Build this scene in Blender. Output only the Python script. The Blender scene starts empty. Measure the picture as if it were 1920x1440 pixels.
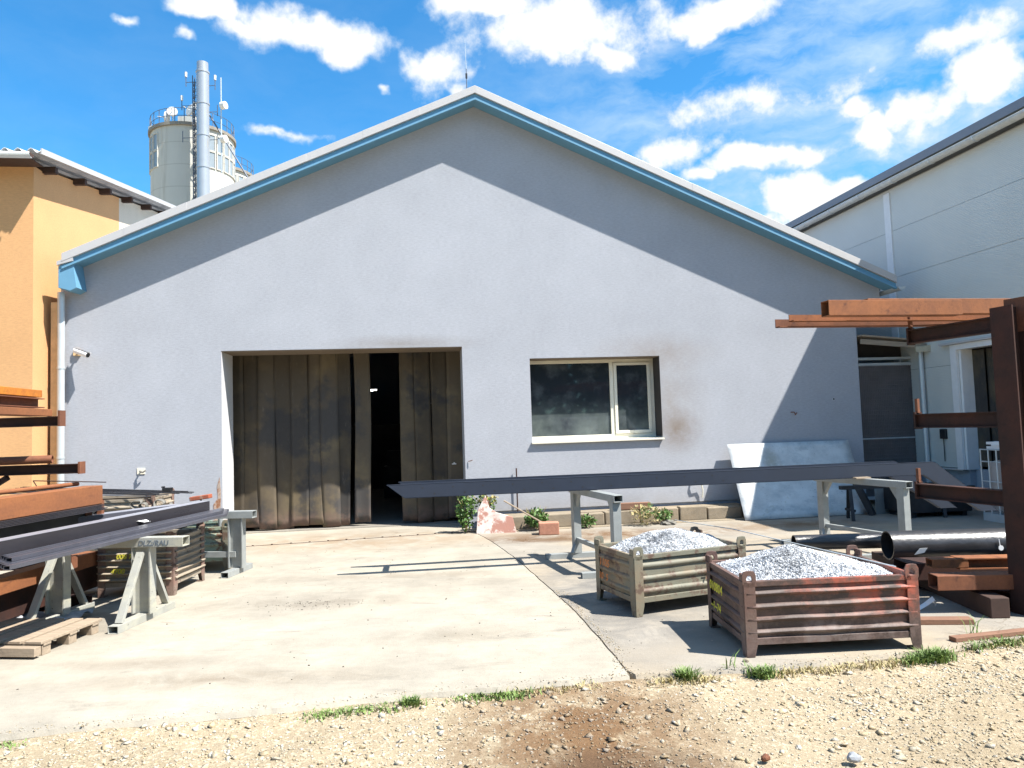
import bpy, bmesh, math, random
import numpy as np
from mathutils import Vector, Matrix, noise
random.seed(7); RS = np.random.RandomState(7)
S = bpy.context.scene; COL = S.collection
R = math.radians

# ------------------------------------------------------------ camera
PITCH, ROLL, CAMH = 0.058, 0.033, 1.75
cam = bpy.data.cameras.new('camera'); camo = bpy.data.objects.new('camera', cam); COL.objects.link(camo)
cam.sensor_width = 36.0; cam.lens = 36.0 * 1330 / 1920; cam.clip_start = 0.05; cam.clip_end = 2000
cp, sp = math.cos(PITCH), math.sin(PITCH)
fw = Vector((0, cp, sp)); up0 = Vector((0, -sp, cp)); rt0 = Vector((1, 0, 0))
cu = up0 * math.cos(ROLL) + rt0 * math.sin(ROLL); cr = rt0 * math.cos(ROLL) - up0 * math.sin(ROLL)
Mc = Matrix((cr, cu, -fw)).transposed().to_4x4(); Mc.translation = Vector((0, 0, CAMH))
camo.matrix_world = Mc
S.camera = camo

# ------------------------------------------------------------ sun, sky, exposure
SUNV = Vector((0.632, -0.292, 1.0)).normalized()          # towards the sun
sun = bpy.data.lights.new('sun', 'SUN'); suno = bpy.data.objects.new('sun', sun); COL.objects.link(suno)
sun.energy = 5.0; sun.angle = R(0.55); sun.color = (1.0, 0.955, 0.88)
suno.rotation_euler = SUNV.to_track_quat('Z', 'Y').to_euler(); suno.location = (20, -10, 30)
S.view_settings.view_transform = 'Standard'; S.view_settings.look = 'None'
S.view_settings.gamma = 1; S.view_settings.use_curve_mapping = False
S.view_settings.exposure = 1.25

W = bpy.data.worlds.new('World'); S.world = W; W.use_nodes = True
nt = W.node_tree; nt.nodes.clear()
def wn(t, **k):
    n = nt.nodes.new(t)
    for a, b in k.items(): setattr(n, a, b)
    return n
def wmath(op, a, b=None, c=None, clamp=False):
    n = wn('ShaderNodeMath', operation=op, use_clamp=clamp)
    for i, v in enumerate((a, b, c)):
        if v is None: continue
        if isinstance(v, (int, float)): n.inputs[i].default_value = v
        else: nt.links.new(v, n.inputs[i])
    return n.outputs[0]
out = wn('ShaderNodeOutputWorld'); bg = wn('ShaderNodeBackground')
sky = wn('ShaderNodeTexSky', sky_type='NISHITA', sun_disc=False)
sky.sun_elevation = math.asin(SUNV.z); sky.sun_rotation = math.atan2(SUNV.x, SUNV.y)
sky.altitude = 150; sky.air_density = 1.0; sky.dust_density = 0.3; sky.ozone_density = 1.6
hs = wn('ShaderNodeHueSaturation'); hs.inputs['Hue'].default_value = 0.492; hs.inputs['Saturation'].default_value = 1.22; hs.inputs['Value'].default_value = 1.12
nt.links.new(sky.outputs[0], hs.inputs['Color'])
tint = wn('ShaderNodeMix', data_type='RGBA', blend_type='MULTIPLY'); tint.inputs['Factor'].default_value = 1.0; tint.inputs['B'].default_value = (.72, 1.36, 1.62, 1); nt.links.new(hs.outputs[0], tint.inputs['A'])
tc = wn('ShaderNodeTexCoord'); sx = wn('ShaderNodeSeparateXYZ'); nt.links.new(tc.outputs['Generated'], sx.inputs[0])
az = wmath('ARCTAN2', sx.outputs[0], sx.outputs[1]); el = wmath('ARCSINE', sx.outputs[2])
ae = wn('ShaderNodeCombineXYZ'); nt.links.new(az, ae.inputs[0]); nt.links.new(el, ae.inputs[1])
def wnoise(scale, detail, rough, dist=0.0, src=None):
    n = wn('ShaderNodeTexNoise'); n.inputs['Scale'].default_value = scale; n.inputs['Detail'].default_value = detail
    n.inputs['Roughness'].default_value = rough; n.inputs['Distortion'].default_value = dist
    nt.links.new(src or tc.outputs['Generated'], n.inputs['Vector']); return n
n1 = wnoise(11, 10, 0.6, 0.0); n2 = wnoise(3.2, 6, 0.6, 0.6); nwarp = wnoise(6, 5, 0.6)
wv = wn('ShaderNodeVectorMath', operation='MULTIPLY_ADD'); nt.links.new(nwarp.outputs['Color'], wv.inputs[0])
wv.inputs[1].default_value = (0.10, 0.08, 0); nt.links.new(ae.outputs[0], wv.inputs[2])
wv2 = wn('ShaderNodeVectorMath', operation='SUBTRACT'); nt.links.new(wv.outputs[0], wv2.inputs[0]); wv2.inputs[1].default_value = (0.05, 0.04, 0)
# cloud banks: azimuth, elevation (degrees), half widths (degrees), density
CL = [(5.4, 29.5, 8.2, 2.6, 1), (-0.3, 31.3, 4.9, 1.3, 1), (9.2, 27.6, 2.6, 1.2, 1), (-15.1, 29.3, 5.3, 1.4, 1), (-13.0, 28.3, 2.1, 1.1, 1), (-19.6, 29.1, 2.4, 0.7, 0.85), (-23.6, 29.9, 3.1, 0.7, 0.95), (-25.3, 27.9, 1.0, 0.6, 0.8), (-5.3, 27.4, 2.1, 1.7, 0.95), (-4.0, 26.2, 1.1, 0.7, 0.8), (18.2, 29.3, 4.5, 1.2, 1), (16.1, 28.3, 1.6, 0.7, 0.85), (-29.0, 28.2, 0.8, 0.4, 0.7), (27.6, 20.0, 1.4, 1.7, 0.95), (26.6, 21.6, 1.3, 0.8, 0.9), (31.8, 20.6, 3.1, 1.6, 1), (35.6, 21.4, 2.5, 2.2, 1.0), (29.9, 20.4, 1.6, 1.1, 0.9), (20.7, 18.8, 4.8, 1.0, 0.95), (15.9, 18.4, 2.2, 0.7, 0.85), (22.8, 15.9, 2.8, 1.6, 1), (25.1, 16.1, 1.4, 1.0, 0.85), (-9.1, 26.1, 0.6, 0.4, 0.6), (27.9, 24.2, 0.7, 0.5, 0.75), (33.1, 24.7, 5.0, 1.5, 0.72), (17.4, 23.2, 8.7, 1.8, 0.62), (12.3, 20.4, 6.9, 1.5, 0.58), (26.9, 23.3, 5.6, 1.7, 0.6), (-18.1, 22.1, 4.5, 0.5, 0.6), (20.5, 14.4, 2.3, 1.0, 0.8)]
acc = None
for a, e, ra, re, st in CL:
    s1 = wn('ShaderNodeVectorMath', operation='SUBTRACT'); nt.links.new(wv2.outputs[0], s1.inputs[0]); s1.inputs[1].default_value = (R(a), R(e), 0)
    s2 = wn('ShaderNodeVectorMath', operation='MULTIPLY'); nt.links.new(s1.outputs[0], s2.inputs[0]); s2.inputs[1].default_value = (1 / R(ra), 1 / R(re), 0)
    s3 = wn('ShaderNodeVectorMath', operation='LENGTH'); nt.links.new(s2.outputs[0], s3.inputs[0])
    v = wmath('MULTIPLY', wmath('MULTIPLY_ADD', s3.outputs['Value'], -0.62, 1.18, clamp=True), st)
    acc = v if acc is None else wmath('MAXIMUM', acc, v)
# the same kind of broken cloud carries on round the rest of the sky
rest = wmath('MULTIPLY', wmath('SUBTRACT', n2.outputs['Fac'], 0.40, clamp=True), 3.0)
front = wmath('GREATER_THAN', wmath('ABSOLUTE', az), 0.78); hi = wmath('GREATER_THAN', el, 0.62)
rest = wmath('MULTIPLY', rest, wmath('MAXIMUM', front, hi))
acc = wmath('MAXIMUM', acc, rest)
dens = wmath('ADD', acc, wmath('MULTIPLY', wmath('SUBTRACT', n1.outputs['Fac'], 0.5), 1.9))
mr = wn('ShaderNodeMapRange', interpolation_type='SMOOTHSTEP'); nt.links.new(dens, mr.inputs['Value'])
mr.inputs['From Min'].default_value = 0.34; mr.inputs['From Max'].default_value = 0.80
# thin high streaks
stv = wn('ShaderNodeVectorMath', operation='MULTIPLY'); nt.links.new(wv2.outputs[0], stv.inputs[0]); stv.inputs[1].default_value = (2.4, 6.5, 1)
ns = wnoise(2.2, 8, 0.6, 0.15, stv.outputs[0])
streak = wmath('MULTIPLY', wmath('SUBTRACT', ns.outputs['Fac'], 0.41, clamp=True), 2.0)
sm = wn('ShaderNodeMapRange', interpolation_type='SMOOTHSTEP'); nt.links.new(az, sm.inputs['Value'])
sm.inputs['From Min'].default_value = -0.15; sm.inputs['From Max'].default_value = 0.35; sm.inputs['To Min'].default_value = 0.15; sm.inputs['To Max'].default_value = 1.9
streak = wmath('MULTIPLY', streak, sm.outputs[0])
cov = wmath('MINIMUM', wmath('MAXIMUM', mr.outputs[0], streak), 1.0)
ccol = wn('ShaderNodeMix', data_type='RGBA'); nt.links.new(mr.outputs[0], ccol.inputs['Factor'])
ccol.inputs['A'].default_value = (4.0, 5.6, 7.2, 1); ccol.inputs['B'].default_value = (7.6, 7.7, 7.8, 1)
mix = wn('ShaderNodeMix', data_type='RGBA'); nt.links.new(cov, mix.inputs['Factor'])
nt.links.new(tint.outputs['Result'], mix.inputs['A']); nt.links.new(ccol.outputs['Result'], mix.inputs['B'])
nt.links.new(mix.outputs['Result'], bg.inputs['Color']); bg.inputs['Strength'].default_value = 0.06
nt.links.new(bg.outputs[0], out.inputs[0])

# ------------------------------------------------------------ helpers
def frame(loc=(0, 0, 0), rz=0): return Matrix.Translation(Vector(loc)) @ Matrix.Rotation(rz, 4, 'Z')
def tag(o, label=None, cat=None, group=None, kind=None):
    if label: o['label'] = label
    if cat: o['category'] = cat
    if group: o['group'] = group
    if kind: o['kind'] = kind
    return o
def thing(name, label, cat, loc=(0, 0, 0), rz=0, group=None):
    o = bpy.data.objects.new(name, None); COL.objects.link(o)
    o.location = loc; o.rotation_euler = (0, 0, rz); o.empty_display_size = 0.2
    return tag(o, label, cat, group)
def link(name, me, m, parent=None, loc=None, rz=0):
    o = bpy.data.objects.new(name, me); COL.objects.link(o)
    if m and not me.materials: me.materials.append(m)
    if parent: o.parent = parent
    if loc is not None: o.location = loc; o.rotation_euler = (0, 0, rz)
    return o
class MB:
    def __init__(s): s.v = []; s.f = []
    def add(s, vs, fs):
        b = len(s.v); s.v += [Vector(p) for p in vs]; s.f += [tuple(b + i for i in f) for f in fs]; return s
    def box(s, c, d, rot=None):
        x, y, z = d[0] / 2, d[1] / 2, d[2] / 2
        vs = [Vector((i * x, j * y, k * z)) for k in (-1, 1) for j in (-1, 1) for i in (-1, 1)]
        if rot is not None:
            if isinstance(rot, (int, float)): rot = Matrix.Rotation(rot, 3, 'Z')
            vs = [rot @ p for p in vs]
        return s.add([p + Vector(c) for p in vs], [(0, 2, 3, 1), (4, 5, 7, 6), (0, 1, 5, 4), (2, 6, 7, 3), (0, 4, 6, 2), (1, 3, 7, 5)])
    def rng(s, x0, x1, y0, y1, z0, z1): return s.box(((x0 + x1) / 2, (y0 + y1) / 2, (z0 + z1) / 2), (x1 - x0, y1 - y0, z1 - z0))
    def axes(s, p0, p1, upv=(0, 0, 1)):
        p0, p1 = Vector(p0), Vector(p1); d = (p1 - p0).normalized(); u = Vector(upv)
        if abs(d.dot(u)) > 0.98: u = Vector((0, 1, 0))
        r = d.cross(u).normalized(); u = r.cross(d); return p0, p1, d, r, u
    def beam(s, p0, p1, w, h, upv=(0, 0, 1)):                 # solid bar, w sideways, h up
        p0, p1, d, r, u = s.axes(p0, p1, upv)
        vs = [p + r * (i * w / 2) + u * (j * h / 2) for p in (p0, p1) for i, j in ((-1, -1), (1, -1), (1, 1), (-1, 1))]
        return s.add(vs, [(0, 3, 2, 1), (4, 5, 6, 7), (0, 1, 5, 4), (1, 2, 6, 5), (2, 3, 7, 6), (3, 0, 4, 7)])
    def rhs(s, p0, p1, w, h, t=0.006, upv=(0, 0, 1)):          # hollow rectangular section, open ends
        p0, p1, d, r, u = s.axes(p0, p1, upv)
        def ring(p, a, b): return [p + r * (i * a / 2) + u * (j * b / 2) for i, j in ((-1, -1), (1, -1), (1, 1), (-1, 1))]
        vs = ring(p0, w, h) + ring(p1, w, h) + ring(p0, w - 2 * t, h - 2 * t) + ring(p1, w - 2 * t, h - 2 * t)
        fs = []
        for i in range(4):
            j = (i + 1) % 4
            fs += [(i, j, 4 + j, 4 + i), (8 + j, 8 + i, 12 + i, 12 + j), (j, i, 8 + i, 8 + j), (4 + i, 4 + j, 12 + j, 12 + i)]
        return s.add(vs, fs)
    def cyl(s, p0, p1, r0, n=12, r1=None, caps=True, inner=None):
        p0, p1, d, r, u = s.axes(p0, p1); r1 = r0 if r1 is None else r1
        def ring(p, q): return [p + (r * math.cos(2 * math.pi * i / n) + u * math.sin(2 * math.pi * i / n)) * q for i in range(n)]
        if inner:
            vs = ring(p0, r0) + ring(p1, r1) + ring(p0, inner) + ring(p1, inner); fs = []
            for i in range(n):
                j = (i + 1) % n
                fs += [(i, j, n + j, n + i), (2 * n + j, 2 * n + i, 3 * n + i, 3 * n + j), (j, i, 2 * n + i, 2 * n + j), (n + i, n + j, 3 * n + j, 3 * n + i)]
            return s.add(vs, fs)
        vs = ring(p0, r0) + ring(p1, r1)
        fs = [(i, (i + 1) % n, n + (i + 1) % n, n + i) for i in range(n)]
        if caps: fs += [tuple(range(n))[::-1], tuple(range(n, 2 * n))]
        return s.add(vs, fs)
    def tube(s, pts, r, n=6):
        for a, b in zip(pts[:-1], pts[1:]): s.cyl(a, b, r, n)
        return s
    def prism(s, pts, ax, off):                                # closed polygon pts (3d) swept by vector off
        n = len(pts); o = Vector(off)
        a = [Vector(p) for p in pts]; b = [p + o for p in a]
        return s.add(a + b, [tuple(range(n))[::-1], tuple(range(n, 2 * n))] + [(i, (i + 1) % n, n + (i + 1) % n, n + i) for i in range(n)])
    def sweep(s, prof, p0, p1, upv=(0, 0, 1), closed=False):   # open profile (side, up) swept from p0 to p1
        p0, p1, d, r, u = s.axes(p0, p1, upv); n = len(prof)
        vs = [p + r * a + u * b for p in (p0, p1) for a, b in prof]
        return s.add(vs, [(i, (i + 1) % n, n + (i + 1) % n, n + i) for i in range(n if closed else n - 1)])
    def hsec(s, p0, p1, h, b, t=0.012, upv=(0, 0, 1)):         # I section: web along up, flanges at top and bottom
        p0, p1, d, r, u = s.axes(p0, p1, upv)
        pr = [(-b/2, -h/2), (b/2, -h/2), (b/2, -h/2+t), (t/2, -h/2+t), (t/2, h/2-t), (b/2, h/2-t), (b/2, h/2), (-b/2, h/2), (-b/2, h/2-t), (-t/2, h/2-t), (-t/2, -h/2+t), (-b/2, -h/2+t)]
        vs = [p + r * a + u * c for p in (p0, p1) for a, c in pr]; n = 12
        caps = [(0, 1, 2, 3, 10, 11), (3, 4, 9, 10), (4, 5, 6, 7, 8, 9)]
        return s.add(vs, [(i, (i + 1) % n, n + (i + 1) % n, n + i) for i in range(n)] + [c[::-1] for c in caps] + [tuple(n + i for i in c) for c in caps])
    def mesh(s, name, M=None):
        me = bpy.data.meshes.new(name)
        vs = [(M @ p) for p in s.v] if M is not None else s.v
        me.from_pydata([tuple(p) for p in vs], [], s.f); me.validate(); me.update(); return me
    def build(s, name, m, parent=None, smooth=False, bevel=0, solid=0, world=False, M=None):
        if world and parent: M = frame(parent.location, parent.rotation_euler[2]).inverted()
        me = s.mesh(name, M)
        bm = bmesh.new(); bm.from_mesh(me)
        if not solid: bmesh.ops.recalc_face_normals(bm, faces=bm.faces)
        bm.to_mesh(me); bm.free()
        o = link(name, me, m, parent)
        if smooth:
            for p in me.polygons: p.use_smooth = True
            me.set_sharp_from_angle(angle=R(40))
        if solid:
            md = o.modifiers.new('s', 'SOLIDIFY'); md.thickness = solid; md.offset = 0
        if bevel:
            md = o.modifiers.new('b', 'BEVEL'); md.width = bevel; md.segments = 2; md.limit_method = 'ANGLE'; md.angle_limit = R(50)
        return o
def struct(o, name=None): return tag(o, kind='structure')
def np_mesh(name, V, F, m, parent=None):
    me = bpy.data.meshes.new(name); V = np.asarray(V, np.float32); F = np.asarray(F, np.int32)
    me.vertices.add(len(V)); me.vertices.foreach_set('co', V.ravel())
    k = F.shape[1]; me.loops.add(F.size); me.loops.foreach_set('vertex_index', F.ravel())
    me.polygons.add(len(F)); me.polygons.foreach_set('loop_start', np.arange(0, F.size, k, dtype=np.int32))
    me.update(calc_edges=True); me.validate()
    return link(name, me, m, parent)

# ------------------------------------------------------------ materials
class Mt:
    def __init__(s, name, col=(.5, .5, .5), rough=.7, metal=0.0, spec=None):
        s.m = bpy.data.materials.new(name); s.m.use_nodes = True; s.t = s.m.node_tree
        s.b = s.t.nodes['Principled BSDF']; s.b.inputs['Base Color'].default_value = (*col, 1)
        s.b.inputs['Roughness'].default_value = rough; s.b.inputs['Metallic'].default_value = metal
        if spec is not None: s.b.inputs['Specular IOR Level'].default_value = spec
        s.c = None; s.cd = (*col, 1); s.tc = s.n('ShaderNodeTexCoord'); s.h = None; s.rgh = None
    def n(s, t, **k):
        x = s.t.nodes.new(t)
        for a, b in k.items(): setattr(x, a, b)
        return x
    def l(s, a, b): s.t.links.new(a, b)
    def math(s, op, a, b=None, c=None, clamp=False):
        n = s.n('ShaderNodeMath', operation=op, use_clamp=clamp)
        for i, v in enumerate((a, b, c)):
            if v is None: continue
            if isinstance(v, (int, float)): n.inputs[i].default_value = v
            else: s.l(v, n.inputs[i])
        return n.outputs[0]
    def vec(s, scale=(1, 1, 1), loc=(0, 0, 0), rot=(0, 0, 0)):
        n = s.n('ShaderNodeMapping'); n.inputs['Scale'].default_value = scale; n.inputs['Location'].default_value = loc; n.inputs['Rotation'].default_value = rot
        s.l(s.tc.outputs['Object'], n.inputs[0]); return n.outputs[0]
    def noise(s, scale, detail=6, rough=.6, dist=0, st=(1, 1, 1), lo=None, hi=None, loc=(0, 0, 0), color=False):
        n = s.n('ShaderNodeTexNoise'); n.inputs['Scale'].default_value = scale; n.inputs['Detail'].default_value = detail
        n.inputs['Roughness'].default_value = rough; n.inputs['Distortion'].default_value = dist
        s.l(s.vec(st, loc), n.inputs['Vector'])
        if color: return n.outputs['Color']
        if lo is None: return n.outputs['Fac']
        return s.ramp(n.outputs['Fac'], lo, hi)
    def ramp(s, v, lo, hi, a=0.0, b=1.0, smooth=True):
        n = s.n('ShaderNodeMapRange', interpolation_type='SMOOTHSTEP' if smooth else 'LINEAR'); s.l(v, n.inputs['Value'])
        n.inputs['From Min'].default_value = lo; n.inputs['From Max'].default_value = hi
        n.inputs['To Min'].default_value = a; n.inputs['To Max'].default_value = b; return n.outputs[0]
    def mixc(s, fac, col, mode='MIX'):
        n = s.n('ShaderNodeMix', data_type='RGBA', blend_type=mode)
        if isinstance(fac, (int, float)): n.inputs['Factor'].default_value = fac
        else: s.l(fac, n.inputs['Factor'])
        if s.c is None: n.inputs['A'].default_value = s.cd
        else: s.l(s.c, n.inputs['A'])
        if isinstance(col, tuple): n.inputs['B'].default_value = (*col, 1)
        else: s.l(col, n.inputs['B'])
        s.c = n.outputs['Result']; return s
    def bright(s, v, lo=.7, hi=1.3):                            # multiply the colour by a value
        f = s.ramp(v, 0.25, 0.75, lo, hi, smooth=False)
        n = s.n('ShaderNodeCombineColor')
        for i in range(3): s.l(f, n.inputs[i])
        return s.mixc(1.0, n.outputs[0], 'MULTIPLY')
    def blob(s, c, r, pw=1.0):                                  # soft mask round an object-space point
        m = s.n('ShaderNodeVectorMath', operation='SUBTRACT'); s.l(s.tc.outputs['Object'], m.inputs[0]); m.inputs[1].default_value = c
        q = s.n('ShaderNodeVectorMath', operation='MULTIPLY'); s.l(m.outputs[0], q.inputs[0]); q.inputs[1].default_value = tuple(1 / x for x in r)
        k = s.n('ShaderNodeVectorMath', operation='LENGTH'); s.l(q.outputs[0], k.inputs[0])
        v = s.math('MULTIPLY_ADD', k.outputs['Value'], -1.0, 1.0, clamp=True)
        return s.math('POWER', v, pw)
    def bump(s, v, dist, strength=1.0):
        n = s.n('ShaderNodeBump'); n.inputs['Distance'].default_value = dist; n.inputs['Strength'].default_value = strength
        s.l(v, n.inputs['Height'])
        if s.h is not None: s.l(s.h, n.inputs['Normal'])
        s.h = n.outputs[0]; return s
    def rough(s, v, a, b): s.rgh = s.ramp(v, .3, .7, a, b, smooth=False); return s
    def done(s):
        if s.c is not None: s.l(s.c, s.b.inputs['Base Color'])
        if s.h is not None: s.l(s.h, s.b.inputs['Normal'])
        if s.rgh is not None: s.l(s.rgh, s.b.inputs['Roughness'])
        return s.m
def simple(name, col, rough=.6, metal=0, var=.18, scale=8, bump=0.0, bscale=60, st=(1, 1, 1), spec=None):
    m = Mt(name, col, rough, metal, spec); m.bright(m.noise(scale, 6, .65, st=st), 1 - var, 1 + var)
    if bump: m.bump(m.noise(bscale, 4, .6), bump)
    return m.done()
def stucco(name, col, var=.06, stains=()):
    m = Mt(name, col, .92, 0, .2)
    m.bright(m.noise(1.3, 5, .6), 1 - var, 1 + var)
    m.bright(m.noise(14, 5, .7, st=(1, 1, 3)), .95, 1.05)
    m.bright(m.noise(.45, 5, .65), .93, 1.06); m.bright(m.noise(38, 5, .8, st=(.35, 1, 1.6)), .84, 1.16)
    for c, r, pw, sc, k in stains:
        f = m.math('MULTIPLY', m.blob(c, r, pw), m.ramp(m.noise(3.2, 6, .7), .25, .7, .35, 1.0)); f = m.math('MULTIPLY', f, k, clamp=True)
        m.mixc(f, sc)
    m.bump(m.noise(90, 5, .75, st=(.45, 1, 1.25)), .006, .9); m.bump(m.noise(300, 2, .5), .0015, .6)
    return m.done()
def rust(name, a=(.20, .075, .035), b=(.33, .13, .055), d=(.07, .03, .02), rough=.8, st=(1, 1, 1)):
    m = Mt(name, a, rough, .15)
    m.mixc(m.noise(3, 6, .6, st=st, lo=.35, hi=.65), b); m.mixc(m.noise(9, 8, .7, st=st, lo=.55, hi=.75), d)
    m.bright(m.noise(40, 4, .7), .82, 1.15); m.bump(m.noise(120, 4, .7), .0015)
    return m.done()
def worn(name, paint, rustc=(.16, .065, .035), lo=.5, hi=.62, dirt=(.16, .14, .12), rough=.65, scale=7, extra=()):
    m = Mt(name, paint, rough, 0)
    m.bright(m.noise(4, 5, .6), .8, 1.15)
    for c, r, col in extra: m.mixc(m.math('MULTIPLY', m.blob(c, r, .6), m.ramp(m.noise(6, 6, .7), .3, .6)), col)
    m.mixc(m.noise(2.5, 6, .7, st=(1, 1, 2), lo=.45, hi=.75, loc=(3, 1, 2)), dirt)
    m.mixc(m.noise(scale, 9, .72, lo=lo, hi=hi), rustc)
    m.mixc(m.noise(30, 5, .7, lo=.62, hi=.72), (.05, .035, .03))
    m.bump(m.noise(50, 5, .7), .002)
    return m.done()

HALL_STAINS = [((2.85, 0, 2.1), (.95, 2, 1.35), 1.5, (.26, .21, .16), .55), ((2.62, 0, 2.98), (1.5, 2, .45), 1.3, (.24, .19, .15), .6),
               ((3.0, 0, 1.55), (.55, 2, .5), 1.2, (.19, .13, .08), .8), ((-1.9, 0, 3.22), (1.6, 2, .20), 1.1, (.20, .17, .14), .6), ((1, 0, .25), (6, 2, .35), 1.2, (.30, .28, .26), .7), ((-6, 0, .1), (2.2, 2, .9), 1.2, (.29, .27, .24), .6)]
M_hall = stucco('grey_render', (.378, .39, .425), .05, HALL_STAINS)
M_reveal = stucco('grey_render_reveal', (.55, .55, .56), .06)
M_dirtyrev = stucco('sooty_render', (.20, .16, .12), .15)
M_yellow = stucco('yellow_render', (.60, .345, .165), .05)
M_cream = stucco('cream_render', (.62, .56, .46), .06)
M_blue = simple('blue_soffit_paint', (.115, .28, .42), .75, 0, .05, 6, .001, 200)
M_cap = simple('pale_sheet_flashing', (.44, .43, .425), .42, .0, .05, 3)
M_zinc = simple('galvanised_gutter', (.52, .56, .58), .42, .35, .1, 5)
M_roof = simple('roof_sheet', (.30, .30, .31), .5, .4, .1, 3)
M_dark = simple('dark_interior', (.035, .03, .028), .9, 0, .3, 2)
M_black = simple('black_plastic', (.015, .015, .017), .45)
M_white = simple('white_paint', (.72, .72, .72), .4, 0, .06, 9)
M_offwhite = simple('yellowed_white_plastic', (.74, .70, .58), .35, 0, .08, 4)
def panelmat():
    m = Mt('white_sandwich_panel', (.56, .57, .54), .38, 0); m.bright(m.noise(1.2, 4, .6), .96, 1.04)
    w = m.n('ShaderNodeTexWave', wave_type='BANDS', bands_direction='Z'); w.inputs['Scale'].default_value = 10.5
    m.l(m.vec(), w.inputs['Vector']); m.bump(w.outputs['Fac'], .0016); m.bump(m.noise(7, 3, .5), .004)
    return m.done()
M_panel = panelmat()
M_plinth = stucco('plinth_concrete', (.34, .36, .40), .1)
M_joint = simple('dark_joint', (.05, .05, .055), .8)  # dark backing colour for the panel joints
def stripmat():
    m = Mt('old_pvc_curtain', (.085, .068, .048), .6, 0, .3)
    m.mixc(m.noise(1.1, 4, .6, lo=.45, hi=.7, loc=(5, 2, 0)), (.135, .105, .062))
    m.mixc(m.noise(.9, 5, .6, lo=.5, hi=.6, loc=(1, 7, 3)), (.052, .048, .045))
    oi = m.n('ShaderNodeObjectInfo'); m.bright(m.ramp(oi.outputs['Random'], 0, 1, .25, .75, False), .72, 1.25)
    m.mixc(m.noise(14, 8, .75, st=(1, 1, .25), lo=.58, hi=.78), (.15, .13, .105))
    z = m.n('ShaderNodeSeparateXYZ'); m.l(m.tc.outputs['Object'], z.inputs[0])
    f = m.math('MULTIPLY', m.ramp(z.outputs[2], .05, .45, 1, 0), m.noise(5, 5, .7, lo=.35, hi=.65)); m.mixc(f, (.17, .11, .085))
    m.bump(m.noise(4, 4, .6, st=(1, 1, .4)), .004); m.rough(m.noise(10, 5, .7), .6, .85); return m.done()
M_strip = stripmat()
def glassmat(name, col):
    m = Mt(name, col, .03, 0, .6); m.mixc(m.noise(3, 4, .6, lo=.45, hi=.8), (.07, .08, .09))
    z = m.n('ShaderNodeSeparateXYZ'); m.l(m.tc.outputs['Object'], z.inputs[0]); m.mixc(m.math('MULTIPLY', m.ramp(z.outputs[2], 1.45, 2.35, .8, 0), m.noise(1.3, 4, .6, lo=.25, hi=.7)), (.16, .19, .18)); return m.done()  # lower glass paler: reflections mixed into the base colour
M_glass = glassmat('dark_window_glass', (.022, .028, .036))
M_siloglass = simple('hazy_block_glass', (.24, .28, .31), .25, 0, .1, 3)
def concretemat(name, base, warm, extra):
    base = tuple(c * .83 for c in base); warm = tuple(c * .86 for c in warm); extra = [(a, b, c, tuple(q * .72 for q in d), e) for a, b, c, d, e in extra]
    m = Mt(name, base, .88, 0, .25)
    m.mixc(m.noise(.55, 6, .6, .4, lo=.38, hi=.7), warm)
    m.bright(m.noise(2.4, 9, .72), .80, 1.16); m.bright(m.noise(9, 6, .7, st=(.5, 1.4, 1)), .92, 1.08); m.bright(m.noise(.35, 3, .5, st=(1, 3, 1)), .90, 1.08)
    m.mixc(m.noise(1.6, 8, .7, 1.2, st=(.5, 1.6, 1), lo=.56, hi=.72), tuple(c * .72 for c in base))
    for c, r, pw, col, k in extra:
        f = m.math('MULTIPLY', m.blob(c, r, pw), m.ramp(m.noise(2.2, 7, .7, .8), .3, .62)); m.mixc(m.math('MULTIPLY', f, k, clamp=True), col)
    m.mixc(m.noise(70, 3, .6, lo=.66, hi=.74), (.09, .08, .07)); m.mixc(m.noise(140, 2, .6, lo=.62, hi=.70), (.36, .34, .31))
    v = m.n('ShaderNodeTexVoronoi', feature='DISTANCE_TO_EDGE'); v.inputs['Scale'].default_value = .55
    wv_ = m.n('ShaderNodeMix', data_type='RGBA', blend_type='ADD'); wv_.inputs['Factor'].default_value = .5
    m.l(m.vec(), wv_.inputs['A']); m.l(m.noise(3, 6, .7, color=True), wv_.inputs['B']); m.l(wv_.outputs['Result'], v.inputs['Vector'])
    ck = m.math('MULTIPLY', m.ramp(v.outputs['Distance'], .0, .006, 1, 0), m.noise(.8, 3, .5, lo=.58, hi=.66)); m.mixc(m.math('MULTIPLY', ck, .6), (.13, .10, .07))
    m.bump(m.noise(25, 8, .7), .006, .8); m.bump(m.noise(180, 3, .6), .0015, .8)
    return m.done()
M_slabL = concretemat('pale_concrete', (.37, .335, .275), (.43, .385, .31), [
    ((-2.6, 11.4, 0), (3.6, 1.2, 2), .8, (.34, .24, .15), .9), ((-2.2, 5.2, 0), (1.6, .28, 2), 1., (.27, .22, .16), .8), ((-1.3, 6.6, 0), (1.2, .8, 2), 1., (.42, .38, .32), .7),
    ((-5.0, 6.8, 0), (1.6, 2.0, 2), .8, (.14, .12, .10), .7), ((-2.2, 7.4, 0), (1.5, .35, 2), .9, (.24, .205, .16), .8), ((-1.5, 8.6, 0), (2.4, .22, 2), .9, (.30, .25, .19), .7), ((-.6, 6.1, 0), (.9, .3, 2), .9, (.30, .26, .2), .7), ((-3.0, 5.6, 0), (1.4, .2, 2), .9, (.30, .25, .19), .7)])
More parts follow.
